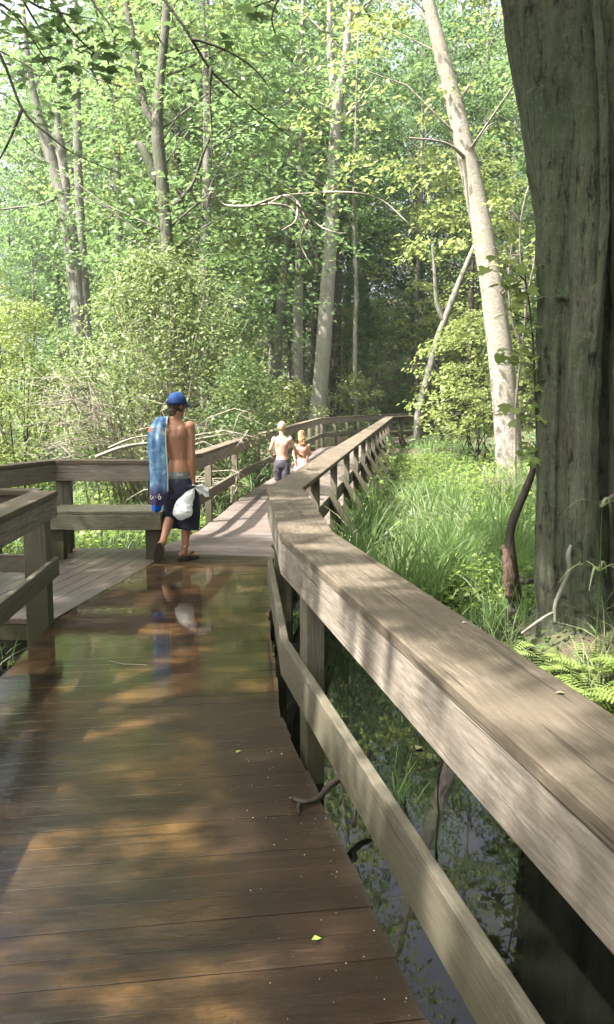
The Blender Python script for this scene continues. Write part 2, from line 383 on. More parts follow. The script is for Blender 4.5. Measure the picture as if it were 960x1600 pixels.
def np_mesh(name, V, F, attrs=None, smooth=False):
    """V (n,3), F (m,k) faces of one size; attrs {name: per-point floats}"""
    me = bpy.data.meshes.new(name)
    V = np.asarray(V, np.float32); F = np.asarray(F, np.int32)
    n, (m, k) = len(V), F.shape
    me.vertices.add(n); me.vertices.foreach_set('co', V.ravel())
    me.loops.add(m*k); me.loops.foreach_set('vertex_index', F.ravel())
    me.polygons.add(m); me.polygons.foreach_set('loop_start', np.arange(0, m*k, k, dtype=np.int32))
    me.polygons.foreach_set('loop_total', np.full(m, k, np.int32))
    if smooth: me.polygons.foreach_set('use_smooth', np.ones(m, bool))
    for a, v in (attrs or {}).items():
        at = me.attributes.new(a, 'FLOAT', 'POINT'); at.data.foreach_set('value', np.asarray(v, np.float32))
    me.update(calc_edges=True); me.validate()
    return me
class MB:
    def __init__(s): s.v = []; s.f = []; s.uv = []; s.pv = []
    def face(s, idx, uvs): s.f.append(idx); s.uv.extend(uvs)
    def build(s, name, mat, parent=None, smooth=False, pv=False):
        me = bpy.data.meshes.new(name); me.from_pydata([tuple(p) for p in s.v], [], s.f)
        if len(s.uv) == sum(len(f) for f in s.f):
            l = me.uv_layers.new(name='UVMap'); l.data.foreach_set('uv', np.array(s.uv, np.float32).ravel())
        if pv:
            at = me.attributes.new('pv', 'FLOAT', 'POINT'); at.data.foreach_set('value', np.array(s.pv, np.float32))
        if smooth: me.polygons.foreach_set('use_smooth', np.ones(len(me.polygons), bool))
        me.update()
        return link(name, me, mat, parent)
    def section(s, ends, length, uo=None, vo=None, pv=0):
        """ends: two lists of section points (same order) -> closed prism with UVs along the grain"""
        A, B = ends; n = len(A); b0 = len(s.v)
        uo = random.uniform(0, 50) if uo is None else uo; vo = random.uniform(0, 50) if vo is None else vo
        s.v += [Vector(p) for p in A]+[Vector(p) for p in B]; s.pv += [pv]*(2*n)
        per = 0
        for i in range(n):
            j = (i+1) % n; d = (Vector(A[i])-Vector(A[j])).length
            s.face((b0+i, b0+j, b0+n+j, b0+n+i), [(uo, vo+per), (uo, vo+per+d), (uo+length, vo+per+d), (uo+length, vo+per)])
            per += d
        ca = [(uo+.3*p[2], vo+.3*(p[0]+p[1])) for p in A]
        s.face(tuple(b0+i for i in reversed(range(n))), list(reversed(ca)))
        s.face(tuple(b0+n+i for i in range(n)), ca)
    def board(s, p0, p1, wdir, w, t, ch=.004, pv=0):
        """plank from p0 to p1; w along wdir, t across"""
        p0 = Vector(p0); p1 = Vector(p1); d = (p1-p0).normalized(); a = Vector(wdir); a = (a-d*a.dot(d)).normalized(); b = d.cross(a)
        w2, t2 = w/2, t/2
        oc = [(w2-ch, -t2), (w2, -t2+ch), (w2, t2-ch), (w2-ch, t2), (-w2+ch, t2), (-w2, t2-ch), (-w2, -t2+ch), (-w2+ch, -t2)]
        s.section(([p0+a*x+b*y for x, y in oc], [p1+a*x+b*y for x, y in oc]), (p1-p0).length, pv=pv)
    def tube(s, pts, rad, n=8, wob=0, rng=random):
        pts = [Vector(p) for p in pts]; b0 = len(s.v); L = 0; k = len(pts)
        ref = Vector((1, 0, 0))
        for i, p in enumerate(pts):
            tg = (pts[min(i+1, k-1)]-pts[max(i-1, 0)]).normalized()
            if abs(tg.dot(ref)) > .95: ref = Vector((0, 1, 0))
            a = (ref-tg*ref.dot(tg)).normalized(); b = tg.cross(a); ref = a
            for j in range(n):
                q = 2*math.pi*j/n; r = rad[i]*(1+wob*(rng.random()-.5))
                s.v.append(p+a*r*math.cos(q)+b*r*math.sin(q)); s.pv.append(0)
        for i in range(k-1):
            for j in range(n):
                j2 = (j+1) % n; u0, u1 = i*.2, (i+1)*.2
                s.face((b0+i*n+j, b0+i*n+j2, b0+(i+1)*n+j2, b0+(i+1)*n+j), [(u0, j/n), (u0, (j+1)/n), (u1, (j+1)/n), (u1, j/n)])
        s.face(tuple(b0+j for j in reversed(range(n))), [(0, 0)]*n)
        s.face(tuple(b0+(k-1)*n+j for j in range(n)), [(0, 0)]*n)
    def loft(s, rings, n=16, side=(1, 0, 0)):
        """rings: (centre, r_side, r_other) ; closed, rounded ends"""
        pts = [Vector(r[0]) for r in rings]; b0 = len(s.v); k = len(pts); sd = Vector(side)
        for i, p in enumerate(pts):
            tg = (pts[min(i+1, k-1)]-pts[max(i-1, 0)]).normalized()
            rf = sd if abs(tg.dot(sd)) < .9 else Vector((0, 1, 0))
            a = (rf-tg*rf.dot(tg)).normalized(); b = tg.cross(a)
            for j in range(n):
                q = 2*math.pi*j/n
                s.v.append(p+a*rings[i][1]*math.cos(q)+b*rings[i][2]*math.sin(q)); s.pv.append(0)
        for i in range(k-1):
            for j in range(n):
                j2 = (j+1) % n
                s.face((b0+i*n+j, b0+i*n+j2, b0+(i+1)*n+j2, b0+(i+1)*n+j), [(0, 0)]*4)
        s.face(tuple(b0+j for j in reversed(range(n))), [(0, 0)]*n); s.face(tuple(b0+(k-1)*n+j for j in range(n)), [(0, 0)]*n)
    def ball(s, c, rx, ry, rz, n=14, rot=None):
        c = Vector(c); b0 = len(s.v); m = n//2; rot = rot or Matrix.Identity(3)
        for i in range(m+1):
            ph = math.pi*(i+.02)/(m+.04) 
            for j in range(n):
                q = 2*math.pi*j/n
                s.v.append(c+rot @ Vector((rx*math.sin(ph)*math.cos(q), ry*math.sin(ph)*math.sin(q), rz*math.cos(ph)))); s.pv.append(0)
        for i in range(m):
            for j in range(n):
                j2 = (j+1) % n
                s.face((b0+i*n+j, b0+(i+1)*n+j, b0+(i+1)*n+j2, b0+i*n+j2), [(0, 0)]*4)
        s.face(tuple(b0+j for j in range(n)), [(0, 0)]*n); s.face(tuple(b0+m*n+j for j in reversed(range(n))), [(0, 0)]*n)

def smooth01(x, a, b):
    q = np.clip((x-a)/(b-a), 0, 1); return q*q*(3-2*q)
def gh(x, y):
    x = np.asarray(x, float); y = np.asarray(y, float)
    h = -.55+.06*np.sin(x*1.7+y*.6)+.05*np.sin(y*2.1-x*.8)
    h = h+.50*smooth01(y, 9, 20)*(.55+.45*np.sin(x*.9+1)*np.sin(y*.6))
    h = h+.45*smooth01(y, 24, 42)
    h = h+.75*np.exp(-(((x-2.75)/1.25)**2+((y-6.7)/1.1)**2))+.25*np.exp(-(((x-2.0)/.8)**2+((y-5.2)/.7)**2))
    h = h+12*smooth01(y, 48, 100)*(.35+.65*smooth01(x, -25, 12))
    h = h+.5*smooth01(-x, 7, 14)
    return h
# ---------------------------------------------------------------- ground and water
def axis(a, b, fine, lo, hi, coarse):
    return np.unique(np.concatenate([np.linspace(lo, a, coarse), np.arange(a, b, fine), np.linspace(b, hi, coarse)]))
gx = axis(-12, 16, .5, -400, 400, 14); gy = axis(-6, 110, .7, -300, 600, 10)
X, Y = np.meshgrid(gx, gy); Z = gh(X, Y)
nx, ny = len(gx), len(gy); idx = np.arange(nx*ny).reshape(ny, nx)
F = np.stack([idx[:-1, :-1], idx[:-1, 1:], idx[1:, 1:], idx[1:, :-1]], -1).reshape(-1, 4)
g = link('ground', np_mesh('ground', np.stack([X, Y, Z], -1).reshape(-1, 3), F, smooth=True), M['ground']); tag(g, kind='structure')
WZ = -.17
mb = MB(); mb.v = [Vector(p) for p in ((-60, -60, WZ), (60, -60, WZ), (60, 46, WZ), (-60, 46, WZ))]; mb.f = [(0, 1, 2, 3)]; mb.uv = [(0, 0)]*4
tag(mb.build('water', M['water']), kind='structure')

# ---------------------------------------------------------------- boardwalk
random.seed(4)
ER = [(1.05, -1.3), (.586, 1.0), (-.135, 4.6), (-.31, 6.95), (2.85, 32.5), (7.3, 38.2), (13.5, 43.0)]     # right hand edge
def lerp(a, b, t): return (a[0]+(b[0]-a[0])*t, a[1]+(b[1]-a[1])*t)
def edge_x(poly, y):
    for a, b in zip(poly, poly[1:]):
        if a[1] <= y <= b[1]: return a[0]+(b[0]-a[0])*(y-a[1])/(b[1]-a[1])
def clip_poly(poly, n, c, keep):     # keep points with n.p - c >= 0 (keep=1)
    out = []
    for i, p in enumerate(poly):
        q = poly[(i+1) % len(poly)]
        dp = (n[0]*p[0]+n[1]*p[1]-c)*keep; dq = (n[0]*q[0]+n[1]*q[1]-c)*keep
        if dp >= 0: out.append(p)
        if (dp >= 0) != (dq >= 0):
            s = dp/(dp-dq); out.append((p[0]+(q[0]-p[0])*s, p[1]+(q[1]-p[1])*s))
    return out
def deck(name, outline, across, mat, width=.14, gap=.005, z=0, th=.04, jag=.008):
    """planks cut to an outline; 'across' is the unit vector along a plank"""
    mb = MB(); n = Vector((-across[1], across[0])); a = Vector(across)
    cs = [n.dot(Vector(p)) for p in outline]; c = min(cs)
    while c < max(cs):
        pl = clip_poly(clip_poly(outline, n, c+gap/2, 1), n, c+width-gap/2, -1)
        if len(pl) >= 3:
            pv = random.random()**2; uo = random.uniform(0, 50); vo = random.uniform(0, 50); dz = random.uniform(-.0015, .001)
            ja, jb = random.uniform(-jag, jag), random.uniform(-jag, jag)
            mid = sum(a.dot(Vector(p)) for p in pl)/len(pl)
            pp = [Vector(p)+a*(ja if a.dot(Vector(p)) < mid else jb) for p in pl]
            b0 = len(mb.v); k = len(pp); ch = .0012
            ctr = sum(pp, Vector((0, 0)))/k
            for q in pp:
                qq = q-n*ch*(1 if n.dot(q-ctr) > 0 else -1)
                mb.v.append(Vector((qq.x, qq.y, z+dz))); mb.pv.append(pv)
            for q in pp: mb.v.append(Vector((q.x, q.y, z+dz-ch))); mb.pv.append(pv)
            for q in pp: mb.v.append(Vector((q.x, q.y, z+dz-th))); mb.pv.append(pv)
            uvf = lambda q: (uo+a.dot(q), vo+n.dot(q)-c)
            mb.face(tuple(b0+i for i in range(k)), [uvf(q) for q in pp])
            for lv in (0, 1):
                for i in range(k):
                    j = (i+1) % k
                    mb.face((b0+lv*k+j, b0+lv*k+i, b0+(lv+1)*k+i, b0+(lv+1)*k+j), [uvf(pp[j]), uvf(pp[i]), uvf(pp[i]), uvf(pp[j])])
        c += width
    o = mb.build(name, mat, pv=True); tag(o, kind='structure'); return o
al = Vector((1, .15)).normalized()
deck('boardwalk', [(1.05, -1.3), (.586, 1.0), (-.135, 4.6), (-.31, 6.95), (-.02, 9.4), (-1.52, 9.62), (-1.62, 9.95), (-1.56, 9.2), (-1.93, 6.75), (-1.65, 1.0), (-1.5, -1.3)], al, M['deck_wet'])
deck('boardwalk', [(-.013, 9.42), (2.85, 32.5), (2.9, 33.0), (.42, 30.0), (-1.12, 15.2), (-1.38, 11.3), (-1.66, 10.0), (-1.515, 9.64)], Vector((1, -.10)).normalized(), M['deck_dry'])
deck('boardwalk', [(2.905, 33.02), (7.3, 38.2), (13.5, 43.0), (12.3, 45.3), (6.0, 40.2), (2.6, 35.2), (.43, 30.05)], Vector((.75, -.6)).normalized(), M['deck_dry'])
deck('alcove_platform', [(-1.575, 9.2), (-1.675, 9.95), (-2.85, 10.02), (-3.15, 9.0), (-3.75, 6.8), (-1.945, 6.75)], Vector((.16, 1)).normalized(), M['deck_damp'])
# water standing on the planks between the corner post and the adult, thinner towards the camera
fo = [(1.03, -1.3), (.565, 1.0), (-.155, 4.6), (-.33, 6.95), (-.06, 9.3), (-1.50, 9.5), (-1.60, 9.2), (-1.95, 6.77), (-1.64, 1.0), (-1.48, -1.3)]
mb = MB(); mb.v = [Vector((x, y, .0045)) for x, y in fo]; mb.f = [tuple(range(len(fo)))]; mb.uv = [(0, 0)]*len(fo)
tag(mb.build('puddle', M['film']), kind='structure')
# joists / rim under the deck
mb = MB()
def rim(pts, z0=-.045, h=.19, t=.04, off=-.03):
    for a, b in zip(pts, pts[1:]):
        a, b = Vector((*a, z0-h/2)), Vector((*b, z0-h/2)); d = (b-a).normalized(); n = Vector((d.y, -d.x, 0))
        mb.board(a+n*off+d*.002, b+n*off-d*.002, (0, 0, 1), h, t)
rim(ER, off=-.03)
rim([(-3.75, 6.8), (-1.945, 6.75)], off=-.025); rim([(-1.5, -1.3), (-1.65, 1.0), (-1.93, 6.72)], off=.03)
rim([(-2.85, 10.02), (-1.68, 9.95)], off=.03)
rim([(-1.66, 10.03), (-1.38, 11.3), (-1.12, 15.2), (.42, 30.0)], off=.03)
tag(mb.build('boardwalk_joists', M['post']), kind='structure')

# ---------------------------------------------------------------- railings
def mitre(poly, sgn):
    """per vertex: vector m so that P+m*off lies off metres to the inner side"""
    out = []
    for i, p in enumerate(poly):
        ds = []
        if i > 0: ds.append((Vector(p)-Vector(poly[i-1])).normalized())
        if i < len(poly)-1: ds.append((Vector(poly[i+1])-Vector(p)).normalized())
        ns = [Vector((-d.y, d.x))*sgn for d in ds]
        m = sum(ns, Vector((0, 0))).normalized(); m = m/max(.45, m.dot(ns[0])); out.append(m)
    return out
def rail_board(poly, ms, i, o0, o1, z0, z1, name, mat, parent, ch=.005, e0=.0015, e1=.0015, t0=0, t1=1):
    a, b = Vector(poly[i]), Vector(poly[i+1]); d = (b-a).normalized()
    sec = [(o0+ch, z0), (o1-ch, z0), (o1, z0+ch), (o1, z1-ch), (o1-ch, z1), (o0+ch, z1), (o0, z1-ch), (o0, z0+ch)]
    L = (b-a).length; nseg = max(1, int(L/5)); mb = MB()
    def pt(q, off, z):
        if q <= 0: v = a+ms[i]*off+d*e0
        elif q >= 1: v = b+ms[i+1]*off-d*e1
        else:
            n = Vector((-d.y, d.x)); n = n if n.dot(ms[i]) > 0 else -n; v = a+d*(L*q)+n*off
        return (v.x, v.y, z)
    for k in range(nseg):
        q0, q1 = k/nseg, (k+1)/nseg
        dz = random.uniform(-.001, .001)
        A = [pt(q0+(1e-9 if k else 0)+(0.001/L if k else 0), x, z+dz) for x, z in sec]; B = [pt(q1-(.001/L if k < nseg-1 else 0), x, z+dz) for x, z in sec]
        mb.section((A, B), L/nseg)
    return mb.build(name, mat, parent)
def post(x, y, d, inner, parent, z1=.96, z0=-.95, brace=False, double=True, w=.088, off=0., name='post', mat='post'):
    """post whose inner face touches the rail line"""
    d = Vector(d).normalized(); n = Vector(inner).normalized()
    mb = MB(); c = Vector((x, y))-n*(w/2+.002+off)
    mb.board((c.x, c.y, z0), (c.x, c.y, z1), (d.x, d.y, 0), w, w)
    if double:
        c2 = c-n*.0905*0+d*.0895
        mb.board((c2.x, c2.y, z0), (c2.x, c2.y, z1-.003), (d.x, d.y, 0), .088, .084)
    p = mb.build(name, M[mat], parent)
    if brace:
        mb = MB(); a = Vector((x, y))-d*.068+n*.0; b = a-n*.42
        mb.board((a.x, a.y, .50), (b.x, b.y, -.12), (n.x, n.y, .6), .09, .04)
        mb.build('brace', M['post'], p)
    return p
HC = 1.0
def railing(name, label, poly, sgn, posts, capo=(-.215, .05), mid=True, sh=0, lz=(.35, .49), group='wooden railings of the boardwalk', base=None, endcut=None, seg=None, H=HC, bh=.15):
    root = empty(name, (*poly[0], 0), 0, label, 'railing', group)
    ms = mitre(poly, sgn)
    for i in range(len(poly)-1):
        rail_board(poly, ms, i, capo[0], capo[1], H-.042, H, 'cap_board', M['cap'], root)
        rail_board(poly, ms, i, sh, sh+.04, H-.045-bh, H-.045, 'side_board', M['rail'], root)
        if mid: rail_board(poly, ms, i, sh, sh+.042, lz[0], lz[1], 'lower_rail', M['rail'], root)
    for (i, t, br, dbl, *ex) in posts:
        a, b = Vector(poly[i]), Vector(poly[i+1]); d = (b-a).normalized(); n = Vector((-d.y, d.x))*sgn; p = a+(b-a)*t
        post(p.x, p.y, d, n, root, z1=H-.045, brace=br, double=dbl, off=-sh, **(ex[0] if ex else {}))
    return root
# right hand railing: inner side is to the left of travel (sgn=+1 with n=(-dy,dx))
seg = lambda i, n, a=0., b=1.: [(i, a+(b-a)*k/max(1, n-1)) for k in range(n)]
pr = [(0, .1, 0, 1), (0, .93, 0, 1), (1, .885, 0, 1), (2, .88, 0, 0)]
pr += [(3, .018+k*(.975)/12, 1, 0) for k in range(13)]
pr += [(4, .12+k*.21, 1, 0) for k in range(5)]+[(5, .08+k*.22, 1, 0) for k in range(5)]
railing('wooden_railing', 'long weathered railing with a broad cap board along the right edge of the boardwalk', ER, 1, pr, capo=(-.275, .006), sh=-.04, lz=(.235, .43), bh=.18)
# left near railing with the near side of the alcove
LN = [(-1.48, -1.3), (-1.63, 1.0), (-1.93, 6.72)]
railing('wooden_railing', 'mossy railing ending in a corner post at the left edge, nearest the camera', LN, -1,
        [(0, .3, 0, 0), (1, .08, 0, 0), (1, .5, 0, 0), (1, .978, 0, 0, dict(w=.165))], capo=(-.14, .05))
railing('wooden_railing', 'short railing closing the near side of the bench alcove behind the mossy corner post', [(-3.75, 6.86), (-2.04, 6.82)], 1,
        [(0, .05, 0, 0), (0, .5, 0, 0)], capo=(-.07, .07))
AF = [(-3.85, 6.9), (-3.2, 9.0), (-2.84, 10.02), (-1.66, 9.98)]
railing('wooden_railing', 'grey railing around the back of the alcove behind the bench', AF, -1,
        [(0, .1, 0, 0), (1, .1, 0, 0), (2, .045, 0, 1), (2, .93, 0, 0)], capo=(-.12, .05), mid=False, bh=.19)
LF = [(-1.655, 10.0), (-1.36, 11.3), (-1.10, 15.2), (.44, 30.0), (2.6, 35.2), (6.0, 40.2), (12.3, 45.3)]
railing('wooden_railing', 'sunlit railing along the left edge of the far boardwalk, left of the children', LF, -1,
        [(1, .23, 0, 0), (1, .86, 0, 0)]+[(2, .13+k*.165, 0, 0) for k in range(6)]+[(3, .05+k*.22, 0, 0) for k in range(5)]+[(4, .1+k*.3, 0, 0) for k in range(3)]+[(5, .1+k*.3, 0, 0) for k in range(3)], capo=(-.12, .05))
# ---------------------------------------------------------------- bench
b = empty('park_bench', (-2.1, 9.5, 0), 0, 'low mossy plank bench built into the corner of the alcove', 'bench')
mb = MB()
for k, yy in enumerate((9.30, 9.445, 9.59, 9.735)): mb.board((-2.72, yy+.02, .50), (-1.50, yy, .50), (0, 1, 0), .14, .04)
mb.build('seat', M['bench'], b)
mb = MB(); mb.board((-2.72, 9.262, .40), (-1.52, 9.242, .40), (0, 0, 1), .155, .04); mb.build('front_board', M['bench'], b)
mb = MB(); mb.board((-1.52, 9.27, .40), (-1.52, 9.78, .40), (0, 0, 1), .15, .036); mb.build('end_board', M['bench'], b)
for x in (-1.62, -2.63):
    for y in (9.36, 9.72):
        mb = MB(); mb.board((x, y, .001), (x, y, .475), (1, 0, 0), .15 if y < 9.5 else .09, .14 if y < 9.5 else .09); mb.build('leg', M['post'], b)

# ---------------------------------------------------------------- leaves
def unit(v): return v/np.maximum(np.linalg.norm(v, axis=-1, keepdims=True), 1e-9)
def leaf_cloud(c, n, d, L, wid=.62, fold=.12):
    """kite leaves: centre c, normal n, direction d, length L -> V, F(tri), count"""
    n = unit(n); d = unit(d-n*np.sum(d*n, -1, keepdims=True)); s = np.cross(n, d); L = np.asarray(L)[:, None]
    V = np.stack([c-d*L*.5, c-d*L*.06+s*L*wid*.5+n*L*fold, c+d*L*.5, c-d*L*.06-s*L*wid*.5+n*L*fold], 1)
    k = len(c); b = (np.arange(k)*4)[:, None]
    F = np.concatenate([b+np.array([[0, 2, 1]]), b+np.array([[0, 3, 2]])])
    return V.reshape(-1, 3), F
def spray_leaves(rng, centres, out, rad, per, size, flat=.16, jit=.55, droop=.25):
    k = len(centres); a = rng.uniform(0, 2*np.pi, (k, per)); r = np.sqrt(rng.uniform(0, 1, (k, per)))*rad[:, None]
    off = np.stack([np.cos(a)*r, np.sin(a)*r, rng.normal(0, 1, (k, per))*flat*rad[:, None]-r*droop], -1)
    # tilt each spray
    tl = rng.normal(0, .3, (k, 1, 2)); off[..., 2] += off[..., 0]*tl[..., 0]+off[..., 1]*tl[..., 1]
    c = centres[:, None, :]+off
    n = np.array([0, 0, 1.])+rng.normal(0, jit, (k, per, 3))+out[:, None, :]*.35
    d = off/np.maximum(rad[:, None, None], .01)+rng.normal(0, .6, (k, per, 3)); d[..., 2] -= .35
    L = size*rng.uniform(.65, 1.25, (k, per))
    sv = rng.uniform(0, 1, (k, 1))*.6+rng.uniform(0, 1, (k, per))*.4
    V, F = leaf_cloud(c.reshape(-1, 3), n.reshape(-1, 3), d.reshape(-1, 3), L.ravel())
    return V, F, np.repeat(sv.ravel(), 4)
def crown_data(seed, z0, z1, Rm, ns, per, size, trunk=None, shape=.5, srad=(.45, 1.0), flat=.16):
    rng = np.random.default_rng(seed)
    f = rng.uniform(0, 1, ns); z = z0+(z1-z0)*f
    prof = np.sin(np.pi*np.clip(f*.86+.10, 0, 1))**shape
    a = rng.uniform(0, 2*np.pi, ns); lob = 1+.25*np.sin(a*3+seed)+.2*np.sin(a*2+z*.9+seed*2)
    r = Rm*prof*lob*np.sqrt(rng.uniform(.08, 1, ns))
    cx = r*np.cos(a); cyy = r*np.sin(a)
    if trunk is not None:
        tz = [p[2] for p in trunk]; cx = cx+np.interp(z, tz, [p[0] for p in trunk]); cyy = cyy+np.interp(z, tz, [p[1] for p in trunk])
    c = np.stack([cx, cyy, z], -1); out = np.stack([np.cos(a), np.sin(a), np.zeros(ns)], -1)
    rad = rng.uniform(*srad, ns)
    V, F, lv = spray_leaves(rng, c, out, rad, per, size, flat)
    return V, F, lv, c, r
def limbs(mb, c, r, trunk, rng, count, thick=.05, rise=.45):
    tz = [p[2] for p in trunk]
    for i in rng.choice(len(c), min(count, len(c)), replace=False):
        q = c[i]; zb = max(tz[0]+.6, q[2]-rise*r[i]-.3); zb = min(zb, tz[-1])
        p = np.array([np.interp(zb, tz, [t[k] for t in trunk]) for k in range(3)]); p[2] = zb
        m = (p+q)/2+np.array([rng.normal(0, .12), rng.normal(0, .12), .18*r[i]*rng.uniform(-.3, 1)])
        th = min(thick*(.4+.2*r[i]), np.interp(zb, tz, [t[3] for t in trunk])*.6)
        mb.tube([p, (p*2+m)/3, m, (m+q)/2+np.array([0, 0, .05]), q], [th, th*.8, th*.6, th*.4, th*.15], 5)
def curve_pts(pts, n):
    """resample (x,y,z,r) control points with Catmull-Rom"""
    P = [np.array(p, float) for p in pts]; P = [2*P[0]-P[1]]+P+[2*P[-1]-P[-2]]; out = []
    for i in range(1, len(P)-2):
        for k in range(n):
            t = k/n; a, b, c, d = P[i-1:i+3]
            out.append(.5*((2*b)+(-a+c)*t+(2*a-5*b+4*c-d)*t*t+(-a+3*b-3*c+d)*t**3))
    out.append(P[-2]); return out
def tree(name, label, cat, base, trunk, crown=None, bark='bark_grey', leaf='leaf', group=None, seed=0, extra=(), nl=30, nseg=10, thick=.05, sub=5, wob=.06):
    """trunk: local (x,y,z,r) control points. crown: dict for crown_data"""
    root = empty(name, base, 0, label, cat, group); root.location = base
    rng = np.random.default_rng(seed+100); random.seed(seed)
    tp = curve_pts(trunk, sub); mb = MB()
    mb.tube([p[:3] for p in tp], [max(.004, p[3]) for p in tp], nseg, wob)
    for e in extra:
        ep = curve_pts(e, 4); mb.tube([p[:3] for p in ep], [max(.003, p[3]) for p in ep], max(5, nseg-3), wob)
    cr = []
    if crown:
        V, F, lv, c, r = crown_data(seed, trunk=tp, **crown)
        limbs(mb, c, r, tp, rng, nl, thick)
    o = mb.build('trunk', M[bark], None, smooth=True); o.parent = root
    if crown:
        k = link('crown', np_mesh('crown', V, F, {'lv': lv}), M[leaf], root, keep=False)
    return root
def px(u, v, y):      # world x,z at distance y for a pixel of the photograph (used to read positions off it)
    p = math.atan(180/1400); a, b = (u-480)/1400, (800-v)/1400
    d = (a, math.cos(p)+b*math.sin(p), -math.sin(p)+b*math.cos(p)); t = y/d[1]
    return (d[0]*t, y, 1.7+d[2]*t)
def trunk_px(pts, y, base_z):
    """control points (u,v,width px[,dy]) -> local trunk points and base"""
    W = [(px(u, v, y+(q[0] if q else 0)), w) for u, v, w, *q in pts]
    bx = W[0][0][0]; base = (bx, y, base_z)
    return base, [(p[0]-bx, p[1]-y, p[2]-base_z, w/1400*y/2) for p, w in W]

# ---------------------------------------------------------------- the big tree on the right
def big_tree():
    root = empty('leaning_tree', (2.4, 7.0, -.3), 0, 'massive dark fluted tree trunk filling the right edge of the photo', 'tree')
    mb = MB(); random.seed(3)
    def T(pts, n=28, sub=6, wob=.0):
        tp = curve_pts(pts, sub); mb.tube([p[:3] for p in tp], [p[3] for p in tp], n, wob)
    T([(2.66, 7.3, -.6, .66), (2.62, 7.25, .1, .50), (2.52, 7.2, 1.0, .43), (2.40, 7.18, 1.8, .42), (2.28, 7.12, 2.55, .42), (2.12, 7.08, 3.3, .41), (1.95, 7.0, 4.05, .40), (1.80, 7.0, 4.8, .40), (1.45, 6.9, 7, .36), (1.2, 6.6, 10, .28), (1.0, 6.3, 13, .14)])
    T([(1.98, 6.70, -.5, .26), (1.92, 6.72, 0, .17), (1.87, 6.72, .4, .135), (1.845, 6.72, 1.05, .12), (1.84, 6.74, 1.8, .125), (1.85, 6.80, 2.55, .15), (1.86, 6.86, 3.3, .19), (1.80, 6.9, 3.9, .22)], 20)
    T([(2.20, 6.44, -.5, .24), (2.12, 6.50, 0, .15), (2.04, 6.50, .4, .13), (1.99, 6.50, 1.05, .11), (1.98, 6.54, 1.8, .115), (2.00, 6.60, 2.5, .12), (2.02, 6.66, 3.2, .11), (1.94, 6.66, 4.2, .11), (1.75, 6.66, 5.0, .10)], 20)
    T([(2.48, 6.46, -.5, .22), (2.42, 6.54, .2, .15), (2.36, 6.58, 1.2, .135), (2.32, 6.60, 2.4, .13), (2.26, 6.60, 3.4, .12), (2.10, 6.60, 4.4, .12), (1.9, 6.6, 5.4, .1)], 16)
    T([(2.80, 6.52, -.5, .22), (2.74, 6.60, .2, .15), (2.66, 6.66, 1.2, .14), (2.58, 6.68, 2.4, .13), (2.46, 6.66, 3.4, .13), (2.26, 6.64, 4.4, .12), (2.0, 6.6, 5.4, .1)], 16)
    T([(2.02, 6.44, 2.0, .035), (2.06, 6.42, 3.0, .03), (1.98, 6.46, 4.2, .035), (1.8, 6.5, 5.0, .03)], 10)
    # bark ridges running up the stems
    rg = random.Random(5)
    for stem, nr in (([(2.62, 7.25, .1, .50), (2.52, 7.2, 1.0, .43), (2.40, 7.18, 1.8, .42), (2.28, 7.12, 2.55, .42), (2.12, 7.08, 3.3, .41), (1.95, 7.0, 4.05, .40), (1.80, 7.0, 4.8, .40), (1.62, 6.95, 5.6, .38)], 22),
                     ([(1.92, 6.72, 0, .17), (1.87, 6.72, .4, .135), (1.845, 6.72, 1.05, .12), (1.84, 6.74, 1.8, .125), (1.85, 6.80, 2.55, .15), (1.86, 6.86, 3.3, .19)], 7),
                     ([(2.12, 6.50, 0, .15), (2.04, 6.50, .4, .13), (1.99, 6.50, 1.05, .11), (1.98, 6.54, 1.8, .115), (2.00, 6.60, 2.5, .12), (2.02, 6.66, 3.2, .11)], 6),
                     ([(2.42, 6.54, .2, .15), (2.36, 6.58, 1.2, .135), (2.32, 6.60, 2.4, .13), (2.26, 6.60, 3.4, .12), (2.10, 6.60, 4.4, .12)], 6)):
        cs = curve_pts(stem, 5)
        for k in range(nr):
            a = -math.pi*(.02+.96*(k+rg.uniform(-.3, .3))/nr); pts = []
            i0 = rg.randrange(0, max(1, len(cs)//3)); i1 = rg.randrange(len(cs)*2//3, len(cs))
            for c in cs[i0:i1]:
                a += rg.uniform(-.05, .05); pts.append((c[0]+c[3]*math.cos(a)*.99, c[1]+c[3]*math.sin(a)*.99, c[2], rg.uniform(.012, .026)))
            mb.tube([p[:3] for p in pts], [p[3] for p in pts], 6)
    # roots
    for a, l in ((3.4, .8), (4.0, .9), (4.6, .8), (5.3, .9), (2.7, .7)):
        T([(2.45+.3*math.cos(a), 6.95+.3*math.sin(a), .25, .10), (2.45+.55*math.cos(a), 6.95+.5*math.sin(a), -.02, .085), (2.45+l*math.cos(a), 6.95+l*math.sin(a), -.3, .05)], 10)
    # limbs
    T([(1.78, 6.95, 4.05, .07), (1.62, 6.9, 4.15, .055), (1.53, 6.88, 4.32, .042), (1.45, 6.86, 4.5, .028)], 10)
    T([(1.45, 6.9, 5.6, .13), (1.18, 6.5, 6.3, .09), (1.12, 6.1, 7.2, .08), (.8, 5.8, 8.6, .07), (-.2, 5.4, 11.2, .05)], 10)
    T([(1.6, 6.9, 6.0, .13), (2.6, 6.1, 7.6, .1), (3.2, 5.2, 9.2, .06)], 10)
    T([(1.3, 6.7, 8.4, .13), (1.9, 7.6, 9.6, .1), (2.6, 8.6, 10.6, .05)], 10)
    # knot
    mb.ball((1.84, 6.64, 2.42), .045, .045, .035, 10)
    o = mb.build('trunk', M['bark_big'], root, smooth=True)
    rm = o.modifiers.new('merge', 'REMESH'); rm.mode = 'VOXEL'; rm.voxel_size = .015; rm.use_smooth_shade = True
    sm = o.modifiers.new('soft', 'SMOOTH'); sm.iterations = 2
